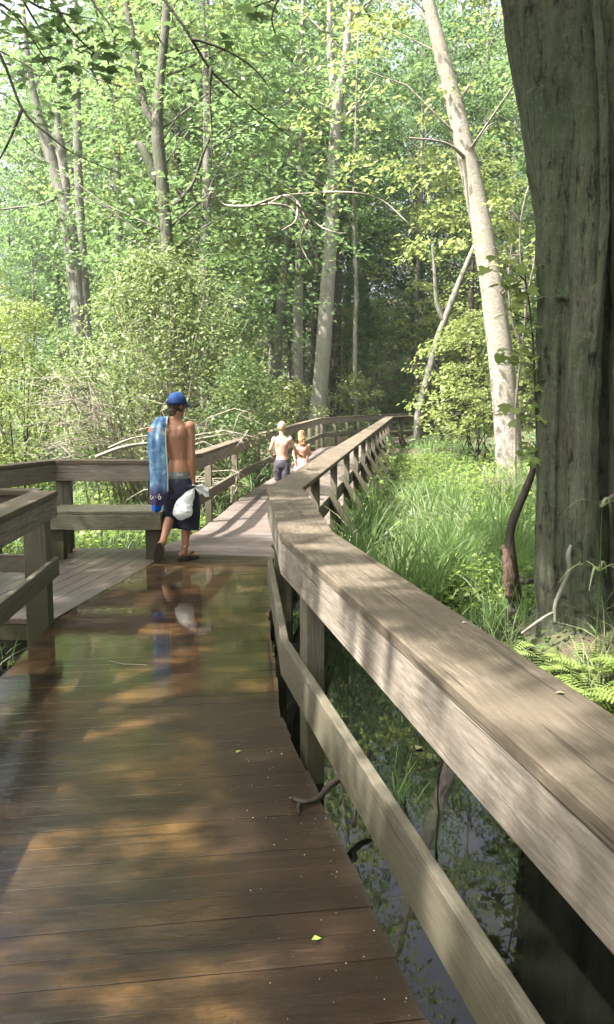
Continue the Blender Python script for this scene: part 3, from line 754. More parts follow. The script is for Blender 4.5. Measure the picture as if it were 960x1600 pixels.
    tx = bpy.data.textures.new('bark_relief', 'CLOUDS'); tx.noise_scale = .30; tx.noise_depth = 4
    dp = o.modifiers.new('relief', 'DISPLACE'); dp.texture = tx; dp.strength = .045; dp.mid_level = .5
    return root
BIG = big_tree()

# ---------------------------------------------------------------- unseen canopy, leaf sprays placed to dapple the near boardwalk
KX, KY = -SUN.x/SUN.z, -SUN.y/SUN.z       # a leaf at height z throws its shade this far per metre
def shade_density(tx, ty):
    d = np.full(len(tx), .0)
    near = (tx > -4.5) & (tx < 1.3) & (ty > -2) & (ty < 6.8); d[near] = .86
    alc = (tx > -4.8) & (tx < -.35) & (ty >= 6.0) & (ty < 10.9); d[alc] = .93
    m = (tx > -.35) & (tx < 1.3) & (ty >= 6.0) & (ty < 8.6); d[m] = .6
    wat = (tx > .6) & (tx < 3.4) & (ty > -1) & (ty < 5.4); d[wat] = .75
    bt = (tx > 1.9) & (tx < 6.5) & (ty > 6.6) & (ty < 10.6) & (ty-6.3 > (tx-2.0)*.30); d[bt] = .95
    bt2 = (tx > 2.3) & (tx < 7) & (ty > 5.6) & (ty < 9.5); d[bt2] = np.maximum(d[bt2], .85)
    far = (ty >= 10.9) & (ty < 17) & (tx > -3) & (tx < 7); d[far] = .05
    gr = random.Random(17)
    holes = [(.50, 3.8, .42, .0), (.55, 3.1, .3, .0), (1.95, 5.5, .8, .02), (-1.15, 5.2, .38, .05), (-.8, 4.35, .35, .05), (-.45, 3.25, .24, .05), (-1.05, 3.0, .26, .05), (-.8, 2.35, .22, .05), (-.15, 2.5, .2, .05), (-.5, 5.4, .28, .1), (.95, 2.3, .25, .1), (.45, 5.2, .3, .1), (.3, 6.5, .3, .1), (-2.9, 8.6, .3, .2), (-2.3, 9.2, .25, .2)]
    holes += [(gr.uniform(-2.2, 1.3), gr.uniform(1.5, 8), gr.uniform(.10, .22), .1) for _ in range(34)]
    for cx, cy_, r, q in holes:
        d[(tx-cx)**2+(ty-cy_)**2 < r*r] *= q
    return d
def canopy(rng, n, x0, x1, y0, y1, zlo, zhi):
    tx = rng.uniform(x0, x1, n); ty = rng.uniform(y0, y1, n); z = rng.uniform(zlo, zhi, n)
    k = rng.uniform(0, 1, n) < shade_density(tx, ty); tx, ty, z = tx[k], ty[k], z[k]
    return np.stack([tx-KX*z, ty-KY*z, z], -1)
rng = np.random.default_rng(12)
ca = canopy(rng, 4600, -5, 1.6, -2, 11.2, 8.2, 11.5); cb = np.concatenate([canopy(rng, 1500, 1.2, 7.2, -1, 11, 8.6, 12.5), canopy(rng, 1300, 2.2, 6.6, 6.2, 10.6, 8.6, 12.5)])
def canopy_leaves(c, size=.13, per=17):
    out = np.zeros_like(c); return spray_leaves(rng, c, out, rng.uniform(.14, .36, len(c)), per, size, .3, .45, .15)
def overhead(n, x0, x1, y0, y1, z0, z1, keep, zmin=.47):
    """high leaves above the top edge of the view: they hide sky, their shade falls off to the right"""
    x = rng.uniform(x0, x1, n); y = rng.uniform(y0, y1, n); z = rng.uniform(z0, z1, n)
    k = (z > 1.7+zmin*np.maximum(y, 0)+.6) & (np.sin(x*1.3+2)*np.sin(y*1.1+x*.4)+rng.normal(0, .35, n) < keep)
    return np.stack([x, y, z], -1)[k]
cb = np.concatenate([cb, overhead(1500, 2.6, 9.5, -3, 16, 8.2, 13, .6), overhead(2600, -3.0, 3.4, 4.0, 14, 9.0, 14.5, .75)])
V, F, lv = canopy_leaves(cb, .15)
k = link('crown', np_mesh('crown', V, F, {'lv': lv}), M['leaf'], None); k.parent = BIG; k.matrix_parent_inverse = pinv(BIG)  # unseen sprays added to shade the trunk and hide sky
OV = empty('overhanging_tree', (-7.2, .2, -.4), 0, 'maple whose drooping leafy branches hang into the upper left of the photo', 'tree')
mb = MB(); random.seed(8)
def limb(pts, n=8, sub=4):
    tp = curve_pts(pts, sub); mb.tube([p[:3] for p in tp], [max(.003, p[3]) for p in tp], n, .06)
limb([(-7.2, .2, -.6, .36), (-7.1, .3, 2, .28), (-6.9, .2, 5, .24), (-6.9, .4, 8, .17), (-7.0, .6, 11, .07)], 14)
for q in ((-4.0, 1.0, 9.5), (-5.0, 4.5, 9.8), (-9.5, 3.5, 9.8), (-9, -2.0, 9.5), (-6.0, -3.5, 9.2), (-7.5, 5.0, 10.2), (-3.2, 3.8, 8.7)):
    limb([(-6.9, .3, 6.2, .12), ((-6.9+q[0])/2, (.3+q[1])/2, 8.3, .085), (*q, .03)])
limb([(-6.9, .3, 5.6, .11), (-5.2, 2.0, 6.2, .08), (-3.6, 3.6, 5.9, .05), (-2.6, 4.6, 5.3, .03)])
mb.build('trunk', M['bark_grey'], OV, smooth=True)
V, F, lv = canopy_leaves(ca)
link('crown', np_mesh('crown', V, F, {'lv': lv}), M['leaf'], OV)  # sprays out of view, set by where their shade should land
# drooping near branches with real maple leaves
ML = [(0, -.45), (.24, -.42), (.50, -.24), (.30, -.06), (.54, .24), (.20, .14), (0, .58), (-.20, .14), (-.54, .24), (-.30, -.06), (-.50, -.24), (-.24, -.42)]
def maple_leaves(c, n, d, L):
    n = unit(n); d = unit(d-n*np.sum(d*n, -1, keepdims=True)); s = np.cross(n, d); L = np.asarray(L)[:, None]
    pts = [c-d*L*.02-n*L*.05]
    for a, b in ML: pts.append(c+s*L*a+d*L*b-n*L*.10*(abs(a)**1.0))
    V = np.stack(pts, 1); k = len(c); m = len(ML)
    f = np.array([[0, 1+i, 1+(i+1) % m] for i in range(m)]); F = ((np.arange(k)*(m+1))[:, None, None]+f[None]).reshape(-1, 3)
    return V.reshape(-1, 3), F, m+1
def drooping(parent, paths, y, per=9, size=.10, seed=1, mat='leaf_lime', r0=.012, dens=1., spread=.16):
    rg = np.random.default_rng(seed); mb = MB(); cs = []
    for path in paths:
        P = [px(q[0], q[1], y+(q[2] if len(q) > 2 else 0)) for q in path]
        w = path[0][3] if len(path[0]) > 3 else r0
        tp = curve_pts([(*p, w*(1-.8*i/(len(P)-1))) for i, p in enumerate(P)], 4)
        mb.tube([p[:3] for p in tp], [p[3] for p in tp], 6)
        for i, p in enumerate(tp):
            if i < len(tp)*.12: continue
            for _ in range(rg.poisson(per*dens/2)):
                cs.append(p[:3]+rg.normal(0, spread, 3)*np.array([1, 1, .7])-np.array([0, 0, .04]))
    mb.build('branch', M['bark_dark'], parent, smooth=True)
    c = np.array(cs); n = len(c)
    nn = np.array([0, -.25, 1.])+rg.normal(0, .38, (n, 3)); d = rg.normal(0, .7, (n, 3))+np.array([0, 0, -.8])
    V, F, m = maple_leaves(c, nn, d, size*rg.uniform(.6, 1.25, n))
    link('foliage', np_mesh('foliage', V, F, {'lv': np.repeat(rg.uniform(0, 1, n), m)}), M[mat], parent)
drooping(OV, [[(235, -30, 0), (290, 45, 0), (330, 110, .1), (385, 160, .2), (430, 195, .3), (455, 215, .4)],
              [(330, 105), (328, 150), (331, 200), (331, 262)],
              [(300, 60), (345, 75), (395, 105), (432, 152)]], 6.0, per=1.5, size=.10, seed=1, r0=.011, mat='leaf')
drooping(OV, [[(-60, 0), (0, 85), (35, 170), (75, 210), (125, 245), (200, 275)],
              [(35, 170), (10, 230), (-20, 280)]], 5.5, per=1.2, size=.09, seed=2, r0=.011, mat='leaf')
drooping(OV, [[(60, -40), (85, 10), (110, 45), (150, 85), (200, 108)], [(20, -30), (60, 40), (100, 80)], [(120, -40), (150, 10), (175, 45), (180, 80)],
              [(-30, -10), (20, 20), (60, 75), (90, 130)], [(0, -30), (60, 10), (120, 25), (150, 30)]], 5.8, per=9, size=.085, seed=3, r0=.009, mat='leaf', spread=.13)
drooping(OV, [[(-50, 120, 1), (10, 150, 1), (60, 190, 1)], [(-40, 60, 1), (20, 90, 1), (70, 120, 1)]], 6.5, per=7, size=.085, seed=4, r0=.009, mat='leaf')
drooping(BIG, [[(470, -60), (440, -10), (425, 30), (440, 75), (450, 90)], [(520, -50), (480, -20), (400, 10), (370, 25)]], 5.6, per=3, size=.10, seed=6, r0=.008, mat='leaf')
# sapling leaves just left of the big trunk
SAP = empty('maple_sapling', px(838, 800, 6.9), 0, 'thin maple sapling with broad yellow-green leaves against the left side of the big trunk', 'sapling')
drooping(SAP, [[(842, 760, 0, .012), (838, 640), (832, 520), (822, 440), (815, 395)], [(838, 620), (815, 640), (790, 650)], [(834, 560), (810, 552), (795, 545)], [(830, 500), (808, 492), (790, 480)], [(822, 440), (800, 420), (782, 408)], [(840, 700), (830, 690), (825, 712)]], 6.75, per=3.4, size=.11, seed=9, mat='leaf_lime', r0=.006, spread=.07)

# ---------------------------------------------------------------- trees one can tell apart
def ptree(name, label, pts, y, crown=None, extra=(), **kw):
    bz = float(gh(px(pts[0][0], pts[0][1], y)[0], y))-.1
    v0 = 620+(1.7-bz)*1400/y*.985
    base, loc = trunk_px([(pts[0][0]+(pts[0][0]-pts[1][0])*.05, v0, pts[0][2]*1.08)]+[p for p in pts if p[1] < v0-12], y, bz)
    ex = []
    for e in extra:
        ex.append([((p[0]-base[0]), (p[1]-base[1]), p[2]-bz, w/1400*y/2) for p, w in [(px(q[0], q[1], y+(q[3] if len(q) > 3 else 0)), q[2]) for q in e]])
    return tree(name, label, kw.pop('cat', 'tree'), base, loc, crown, extra=ex, **kw)
ptree('leaning_birch', 'tall pale speckled trunk leaning left in sunlight, beside the big dark trunk', [(797, 728, 44), (788, 610, 40), (773, 480, 36), (752, 350, 32), (724, 220, 28), (702, 130, 24), (684, 60, 21), (670, 0, 18), (645, -140, 14), (620, -300, 8)], 24,
      dict(z0=5.2, z1=16, Rm=3.4, ns=95, per=34, size=.17, srad=(.4, .95)), bark='bark_pale', leaf='leaf_lime', seed=3, nseg=16, nl=18, thick=.035,
      extra=[[(763, 440, 12), (757, 425, 6), (752, 400, 2)], [(725, 200, 10), (716, 165, 5), (735, 130, 3)], [(740, 260, 8), (700, 225, 4, -.5), (640, 215, 2, -1)]])
ptree('straight_tree', 'tall grey trunk rising behind the railing just right of the girl, forked near the top', [(496, 650, 26), (503, 580, 24), (512, 450, 22), (518, 350, 19), (522, 250, 18), (527, 160, 15), (538, 100, 11), (545, 40, 9), (555, -60, 7), (560, -150, 4)], 38,
      dict(z0=8.5, z1=22, Rm=3.8, ns=130, per=36, size=.24), leaf='leaf', seed=5, nl=20, nseg=12, bark='bark_light', extra=[[(526, 170, 12), (517, 100, 10), (515, 40, 8), (516, -60, 5)], [(524, 200, 5), (560, 160, 3), (590, 120, 1.5)]])
ptree('slim_tree', 'slim pale trunk standing left of the forked grey trunk, above the boy', [(467, 612, 15), (466, 500, 15), (468, 400, 12), (470, 250, 9), (472, 150, 8), (474, 0, 6), (476, -90, 3)], 42,
      dict(z0=8.5, z1=20, Rm=3.0, ns=90, per=30, size=.24), leaf='leaf', seed=6, nl=12, bark='bark_light')
ptree('crooked_tree', 'dim crooked trunk left of the slim pale trunk, behind bright bushes', [(427, 625, 17), (433, 560, 14), (441, 450, 13), (449, 380, 10), (453, 250, 8), (458, 100, 5)], 40,
      dict(z0=7, z1=19, Rm=3.0, ns=80, per=32, size=.22), leaf='leaf', seed=7, nl=14, bark='bark_grey')
ptree('slender_tree', 'very thin dark trunk right of the forked grey trunk', [(556, 645, 7), (555, 540, 7), (557, 440, 6), (553, 330, 5), (556, 200, 4), (560, 50, 3)], 37,
      dict(z0=9, z1=15, Rm=1.8, ns=26, per=30, size=.2), leaf='leaf', seed=8, nl=8, bark='bark_grey')
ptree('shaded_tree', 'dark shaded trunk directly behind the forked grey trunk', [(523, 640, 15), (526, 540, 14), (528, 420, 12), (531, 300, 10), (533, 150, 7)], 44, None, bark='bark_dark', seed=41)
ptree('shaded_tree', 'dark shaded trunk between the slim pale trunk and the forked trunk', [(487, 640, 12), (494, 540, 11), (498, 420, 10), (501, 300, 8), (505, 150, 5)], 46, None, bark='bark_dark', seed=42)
ptree('twin_tree', 'thick grey double trunk at the left, forking above the lime bush', [(126, 540, 27), (120, 440, 26), (112, 380, 26), (103, 330, 22), (88, 275, 18), (72, 220, 17), (58, 170, 13), (45, 100, 9), (35, 0, 6)], 28,
      dict(z0=6, z1=13.2, Rm=3.4, ns=75, per=36, size=.18), leaf='leaf', seed=11, nl=16, nseg=14, thick=.03,
      extra=[[(136, 560, 18), (133, 470, 17), (129, 400, 15), (124, 300, 13), (121, 200, 13), (120, 120, 11), (118, 40, 7), (117, -60, 4)], [(103, 335, 18), (101, 280, 15), (95, 230, 14), (90, 180, 9), (95, 100, 5)], [(88, 310, 5), (60, 320, 4), (20, 325, 3), (-20, 330, 2)]])
ptree('forked_tree', 'dark moss-green trunk forking in a Y above the large grey-green shrub', [(268, 560, 22), (264, 430, 20), (259, 340, 18), (253, 280, 21), (246, 200, 18), (250, 130, 14), (257, 60, 13), (261, 0, 12), (264, -100, 9), (266, -220, 5)], 20,
      dict(z0=4.5, z1=10.2, Rm=3.4, ns=85, per=36, size=.14, srad=(.35, .8)), leaf='leaf', seed=12, nl=22, nseg=12, thick=.03,
      extra=[[(250, 290, 15), (232, 250, 15), (222, 232, 13), (214, 224, 11)], [(244, 200, 12), (228, 170, 11), (217, 120, 11), (208, 60, 10), (198, 10, 10), (188, -40, 9), (170, -160, 5)], [(222, 165, 5), (195, 138, 4), (165, 128, 3), (148, 122, 1.5)],
             [(262, 330, 8), (300, 290, 5), (318, 240, 4, -.4), (335, 200, 2, -.6)]], bark='bark_mid')
ptree('leaning_sapling', 'bare grey sapling leaning right, left of the speckled trunk', [(653, 650, 11), (668, 590, 11), (682, 535, 10), (695, 500, 10), (715, 448, 9), (740, 388, 7), (770, 320, 4)], 33, None, seed=13, extra=[[(694, 503, 8), (683, 475, 7), (680, 440, 6), (676, 380, 4)]])
ptree('dead_sapling', 'thin bleached dead saplings in front of the lime foliage, between speckled and big trunks', [(806, 640, 4), (816, 540, 4), (822, 470, 4), (813, 400, 3.5), (815, 340, 3), (826, 290, 2)], 17, None, seed=14, bark='twig',
      extra=[[(816, 540, 4), (800, 500, 4), (795, 440, 3), (800, 380, 2)], [(822, 470, 4), (835, 410, 3), (842, 360, 2)], [(813, 400, 3), (790, 395, 2), (770, 385, 1.5)], [(815, 350, 3), (800, 330, 2), (785, 335, 1)]])
ptree('distant_tree', 'narrow pale trunk at the top right corner beyond the big trunk', [(975, 400, 13), (968, 200, 11), (958, 100, 10), (950, 20, 9), (944, -60, 7)], 22, dict(z0=6, z1=13, Rm=2.5, ns=60, per=30, size=.15), seed=15, leaf='leaf_lime', nl=10)

# dead drooping branch in front of the forked grey trunk
DB = empty('dead_branch', px(430, 320, 18), 0, 'bleached leafless branch arching over the middle of the woods', 'branch')
mb = MB(); rb = random.Random(5)
for path in ([(395, 322), (420, 318), (445, 305), (465, 315), (480, 345), (505, 385)], [(445, 305), (470, 325), (495, 350), (520, 362), (545, 365)], [(420, 318), (455, 325), (478, 360), (495, 405)], [(465, 315), (462, 345), (440, 360)],
             [(480, 345), (470, 380), (490, 420)], [(395, 322), (350, 320), (330, 300), (322, 330)], [(505, 300), (560, 302), (600, 315), (640, 350)], [(395, 322), (440, 306), (505, 300)]):
    P = [px(u, v, 18+rb.uniform(-.3, .3)) for u, v in path]
    tp = curve_pts([(*p, .028*(1-.75*i/(len(P)-1))) for i, p in enumerate(P)], 4); mb.tube([p[:3] for p in tp], [p[3] for p in tp], 5)
mb.build('limb', M['twig'], DB, smooth=True)

# ---------------------------------------------------------------- the wood behind
GR = 'trees of the dense wood behind the boardwalk'
LB = 'leafy green tree in the dense wood behind the boardwalk'
protos = []
for s, (h, r, z0, ns, per, lf, br) in enumerate([(19, 3.6, 3.0, 170, 40, 'leaf', 'bark_grey'), (22, 4.2, 4.5, 190, 40, 'leaf_deep', 'bark_dark'), (17, 3.8, 2.0, 180, 40, 'leaf', 'bark_grey'), (21, 4.0, 6.5, 170, 42, 'leaf_deep', 'bark_grey'), (16, 3.4, 1.6, 160, 40, 'leaf_lime', 'bark_dark')]):
    b = .16+.04*(s % 3)
    protos.append(tree('forest_tree', LB, 'tree', (0, 0, 0), [(0, 0, -.3, b*1.2), (.1, 0, 1, b), (.25*(s-2)*.5, .1, h*.3, b*.85), (.2*(s-2), -.1, h*.6, b*.6), (.3*(s-2), 0, h, .03)],
                       dict(z0=z0, z1=h, Rm=r, ns=ns, per=int(per*1.5), size=.20, srad=(.55, 1.25), flat=.13), bark=br, leaf=lf, group=GR, seed=20+s, nl=26, nseg=8))
rf = random.Random(7); spots = []
def sx(u, y): return (u-480)/1400*y
for y, us in ((33, (335,)), (37, (190, 290)), (42, (240, 340, 740, 860)), (49, (150, 310, 420, 505, 640, 790, 930)), (54, (95, 200, 270, 350, 460, 545, 680, 750, 850)),
              (62, (130, 225, 320, 395, 480, 580, 640, 710, 800, 900)), (72, (90, 170, 250, 330, 420, 500, 575, 650, 730, 820, 910)), (85, (60, 150, 240, 330, 410, 490, 570, 660, 750, 850))):
    for u in us: spots.append((sx(u+rf.uniform(-12, 12), y), y+rf.uniform(-1.5, 1.5)))
for x, y in ((-19, 22), (-16, 6), (-18, 0), (-14, 16), (-22, 15), (-24, 8), (-12, -10), (-24, -3), (-27, 20), (14, -8), (18, 2), (18, 8), (20, 14), (14, 17), (18, 21), (22, 27), (-30, 30), (-35, 22), (-28, 38), (-38, 34), (-33, 12), (-45, 28), (-36, 45), (-26, 46), (28, 20), (30, 32), (26, 40), (36, 28), (5, -13), (-3, -14), (10, -12), (16, 22), (-17, 12), (-13, 3), (13, 12), (12, 4), (8, -6), (1, -9), (-7, -10), (16, -3), (-16, -5), (9.5, 18.5)): spots.append((x, y))
PLACE = ((335, 33, 'leafy tree rising right behind the large grey-green shrub, above its right end'), (190, 37, 'leafy tree between the grey double trunk and the dark forked trunk'),
         (290, 37, 'leafy tree close behind the dark forked trunk on its right'), (240, 42, 'tree almost hidden behind the dark forked trunk'), (340, 42, 'tree deeper in the wood behind the right end of the shrub'),
         (740, 42, 'leafy tree behind the leaning speckled trunk'), (860, 42, 'tree hidden behind the big dark trunk'), (5, 34, 'small leafy tree at the left edge of the photo under the open sky'),
         (60, 40, 'small leafy tree left of the grey double trunk'), (100, 46, 'bushy tree directly behind the grey double trunk'), (395, 44, 'low leafy tree left of the crooked trunk'),
         (450, 50, 'low leafy tree between the crooked trunk and the slim pale trunk'), (520, 45, 'low leafy tree behind the forked grey trunk in the shade'), (590, 50, 'low leafy tree right of the very thin trunk'), (485, 44, 'low leafy tree between the slim pale trunk and the forked grey trunk'), (555, 46.5, 'low leafy tree behind the very thin trunk'), (610, 43, 'smallest leafy tree in the dark gap beyond the far railing'))
small = {}
for u, y, q in ((5, 34, .42), (-25, 30, .38), (60, 40, .5), (20, 46, .55), (100, 46, .8), (395, 44, .55), (450, 50, .6), (520, 45, .48), (485, 44, .42), (555, 46.5, .38), (585, 50, .5), (610, 43, .35)): small[len(spots)] = q; spots.append((sx(u, y), y))
used = set()
for i, (x, y) in enumerate(spots):
    k = rf.choice([0, 1, 1, 2, 3, 3]) if y > 50 else rf.choice([0, 2, 2, 4, 0, 3])
    if y > 46 and y < 52 and -3 < x < 7: k = 3
    o = protos[k] if k not in used else copy_tree(protos[k]); used.add(k)
    sc = rf.uniform(.85, 1.2)*(1 if y < 50 else 1.12)
    if y < 20: sc *= .85
    sc *= small.get(i, 1)
    u = 480+1400*x/y if y > 0 else -999
    o['label'] = LB; o['group'] = GR
    if y < 20 or u < -120 or u > 1080: tag(o, 'leafy tree of the swamp standing outside the photo', None, 'trees around the marsh outside the photo')
    else:
        q = [l for uu, yy, l in PLACE if abs(uu-u) < 16 and abs(yy-y) < 2.2]
        if q: o['label'] = q[0]
    o.location = (x, y, float(gh(x, y))-.1); o.rotation_euler = (0, 0, rf.uniform(0, 6.28)); o.scale = (sc, sc, sc*rf.uniform(.9, 1.1))
for k in range(len(protos)):
    if k not in used:
        for ch in [x for x in S.objects if x.parent == protos[k]]: bpy.data.objects.remove(ch)
        bpy.data.objects.remove(protos[k])

# ---------------------------------------------------------------- bushes
def bush(name, label, u0, u1, vtop, y, leaf, size, ns, per, stems=14, seed=0, flat=.3, depth=None, srad=(.18, .42), group=None, bottom=.0, stem_mat='bark_dark', cat='bush', shape=.55, sr=.018):
    x0, x1 = sx(u0, y), sx(u1, y); cx, w = (x0+x1)/2, (x1-x0)/2; h = px(480, vtop, y)[2]; bz = float(gh(cx, y))
    root = empty(name, (cx, y, bz), 0, label, cat, group)
    V, F, lv, c, r = crown_data(seed+50, bottom, h-bz, w, ns, per, size, shape=shape, srad=srad, flat=flat)
    V[:, 1] *= (depth or .8); c[:, 1] *= (depth or .8)
    link('crown', np_mesh('crown', V, F, {'lv': lv}), M[leaf], root, keep=False)
    mb = MB(); rs = np.random.default_rng(seed)
    for i in rs.choice(len(c), min(stems, len(c)), replace=False):
        q = c[i]; b0 = np.array([rs.normal(0, w*.12), rs.normal(0, w*.1), -.1]); m = b0*.4+q*.5; m[2] = q[2]*.62
        mb.tube([b0, (b0+m)/2, m, q], [sr, sr*.8, sr*.55, sr*.25], 5)
    o = mb.build('stem', M[stem_mat], None, smooth=True); o.parent = root
    return root
bush('lime_bush', 'sunlit yellow-green bush between the far railing and the speckled trunk', 640, 850, 495, 27, 'leaf_lime', .14, 150, 30, seed=1, srad=(.25, .6), flat=.18, bottom=.75)
bush('lime_bush', 'yellow-green bush at the left edge of the photo in front of the woods', -60, 118, 470, 17.5, 'leaf_lime', .085, 260, 36, seed=2, srad=(.16, .40))
bush('low_bush', 'bright low bush behind the railing above the boy', 412, 500, 600, 31, 'leaf_lime', .12, 90, 30, seed=3)
bush('low_bush', 'pale leafy bush right of the forked grey trunk base', 520, 590, 588, 35, 'leaf_sage', .13, 80, 28, seed=4)
bush('low_bush', 'dark green bush at the far bend of the boardwalk', 590, 668, 610, 45, 'leaf', .14, 80, 28, seed=5)
bush('low_bush', 'green bush between the adult and the boy behind the railing', 330, 425, 560, 22, 'leaf', .09, 190, 32, seed=6)
bush('low_bush', 'shadowy green thicket behind the lime bush at the left', 20, 190, 520, 24, 'leaf', .11, 210, 32, seed=7)
bush('low_bush', 'leafy thicket rising right behind the big dark trunk', 830, 1040, 380, 14, 'leaf', .09, 240, 32, seed=8)
# the large grey-green shrub with many bare stems
SH = bush('arching_shrub', 'large grey-green shrub with arching bare stems behind the adult', 105, 400, 400, 15.5, 'leaf_sage', .080, 880, 27, seed=9, stems=170, srad=(.14, .42), flat=.5, stem_mat='twig', shape=.75, sr=.011, depth=.7)
mb = MB(); rs = np.random.default_rng(77)
for i in range(60):      # bare, bleached outer twigs, most of them at its left
    a = rs.uniform(-1, 1); left = rs.uniform() < .6
    x0 = rs.normal(-.3, .35); tipx = (rs.uniform(-1.9, -.9) if left else rs.uniform(.3, 1.9)); tz = rs.uniform(.9, 2.5) if left else rs.uniform(.5, 2.1)
    y0 = rs.uniform(-1.7, -.5); b0 = np.array([x0, y0*.4, 0]); q = np.array([tipx, y0-.3, tz]); m = np.array([(x0+tipx)*.45, y0*.8, tz*.85+.2])
    mb.tube([b0, b0*.5+m*.5+np.array([0, 0, .15]), m, m*.4+q*.6+np.array([0, 0, .1]), q], [.012, .010, .008, .006, .003], 5)
    for _ in range(3):
        t = q*rs.uniform(.6, 1)+m*rs.uniform(0, .3); mb.tube([m*.3+q*.7, t+rs.normal(0, .12, 3), t+rs.normal(0, .25, 3)], [.006, .004, .002], 4)
o = mb.build('dead_twigs', M['twig'], None, smooth=True); o.parent = SH
# fallen logs behind the alcove railing
for lab, pa, pb, y, r in (('bleached fallen log behind the alcove railing', (150, 714), (236, 692), 12.8, .03), ('thin fallen branch crossing above the bleached log', (170, 700), (238, 680), 13.6, .018)):
    A, B = px(*pa, y), px(*pb, y+.6); rt = empty('fallen_log', A, 0, lab, 'log')
    mb = MB(); tp = curve_pts([(*A, r), ((A[0]+B[0])/2, (A[1]+B[1])/2, (A[2]+B[2])/2+.04, r*.9), (*B, r*.7), (B[0]+.8, B[1]+.5, B[2]+.12, r*.4)], 5)
    mb.tube([p[:3] for p in tp], [p[3] for p in tp], 8, .15); mb.build('log', M['twig'], rt, smooth=True)

# ---------------------------------------------------------------- marsh grass and ground cover
def on_walk(x, y):
    right = np.interp(y, [p[1] for p in ER], [p[0] for p in ER]); left = np.interp(y, [-1.3, 1, 6.72, 6.8, 9, 10.0, 10.05, 11.3, 15.2, 30, 35.2, 40.2, 45.3], [-1.5, -1.65, -1.95, -3.8, -3.25, -2.9, -1.7, -1.4, -1.15, .40, 2.55, 6, 12.3])
    return (x < right+.12) & (x > left-.1)
def blades(rng, x, y, h, w, lean=.35, wz=None, clump=None, segs=4):
    k = len(x); z = np.maximum(gh(x, y), WZ-.12)
    a = rng.uniform(0, 2*np.pi, k); ln = h*lean*rng.uniform(.2, 1.6, k); dx, dy = np.cos(a), np.sin(a); f = rng.uniform(0, 2*np.pi, k)
    sxv, syv = np.cos(f), np.sin(f)*.5
    rows = []
    for i in range(segs+1):
        t = i/segs; zz = h*(t-.22*t*t*(ln/h)*2); off = ln*t*t
        ww = w*(1-t**1.6)*.5+.0008
        c = np.stack([x+dx*off, y+dy*off, z+zz], -1); s = np.stack([sxv*ww, syv*ww, 0*ww], -1)
        rows += [c-s, c+s]
    V = np.stack(rows, 1).reshape(-1, 3); n = 2*(segs+1)
    f4 = np.array([[2*i, 2*i+1, 2*i+3, 2*i+2] for i in range(segs)])
    F = ((np.arange(k)*n)[:, None, None]+f4[None]).reshape(-1, 4)
    return V, F, np.repeat(rng.uniform(0, 1, k), n)
def scatter(rng, n, x0, x1, y0, y1, nclump, cr):
    cx, cyy = rng.uniform(x0, x1, nclump), rng.uniform(y0, y1, nclump); i = rng.integers(0, nclump, n)
    x = cx[i]+rng.normal(0, cr, n); y = cyy[i]+rng.normal(0, cr, n); k = ~on_walk(x, y)
    scatter.m = rng.uniform(.5, 1.2, nclump)[i][k]
    return x[k], y[k]
rng = np.random.default_rng(31)
def grass(name, label, parts, mat):
    Vs, Fs, Ls, b = [], [], [], 0
    for x, y, h, w, lean in parts:
        V, F, l = blades(rng, x, y, h, w, lean); Vs.append(V); Fs.append(F+b); Ls.append(l); b += len(V)
    tag(link(name, np_mesh(name, np.concatenate(Vs), np.concatenate(Fs), {'lv': np.concatenate(Ls)}), M[mat]), label, 'grass', None, 'stuff')
def gp(n, x0, x1, y0, y1, nc, cr, h, w, lean, cond=None):
    x, y = scatter(rng, n, x0, x1, y0, y1, nc, cr)
    cm = scatter.m
    if cond is not None: k = cond(x, y); x, y, cm = x[k], y[k], cm[k]
    return (x, y, h*cm*rng.uniform(.55, 1.25, len(x)), w*rng.uniform(.7, 1.3, len(x)), lean)
notree = lambda x, y: ((x-2.5)**2+(y-7.05)**2 > .75**2) & (y > 6.5-.9*(x-.2)) & ((x-2.0)**2+(y-5.9)**2 > .5)
wet = lambda x, y: (y > 7.2) & notree(x, y)
grass('marsh_grass', 'tall green marsh grass right of the boardwalk in front of the big trunk', [
    gp(1900, .2, 2.2, 7.2, 10, 34, .07, .85, .022, .45, wet), gp(900, .2, 2.2, 7.2, 10, 60, .10, .42, .018, .8, wet), gp(2400, .5, 4.5, 9.5, 16, 60, .12, .75, .028, .5), gp(1100, .5, 5, 9.5, 16, 120, .2, .35, .02, .9), gp(2200, 1.3, 8.5, 15, 26, 90, .2, .42, .034, .7),
    gp(1100, .55, 2.2, 5.2, 7.6, 26, .08, .48, .010, .5, notree), gp(5000, -7, -1.9, 10.2, 15, 150, .16, .42, .012, .5), gp(4500, -9, -1.2, 14.5, 24, 150, .25, .45, .018, .6),
    gp(900, -4.5, -2.1, 3, 6.6, 24, .12, .38, .010, .5), gp(3000, 3.5, 12, 26, 36, 120, .3, .4, .025, .6)], 'grass')
grass('pale_sedge', 'pale drooping sedge scattered through the marsh', [
    gp(1100, .3, 3.6, 7.6, 15, 40, .08, .75, .024, .9, notree), gp(350, 1.2, 2.6, 5.6, 6.8, 14, .06, .45, .010, 1.1), gp(1300, 1, 7, 14, 24, 60, .2, .45, .018, .8),
    gp(1500, -6, -1.4, 10.3, 16, 70, .13, .45, .012, .8)], 'grass_pale')
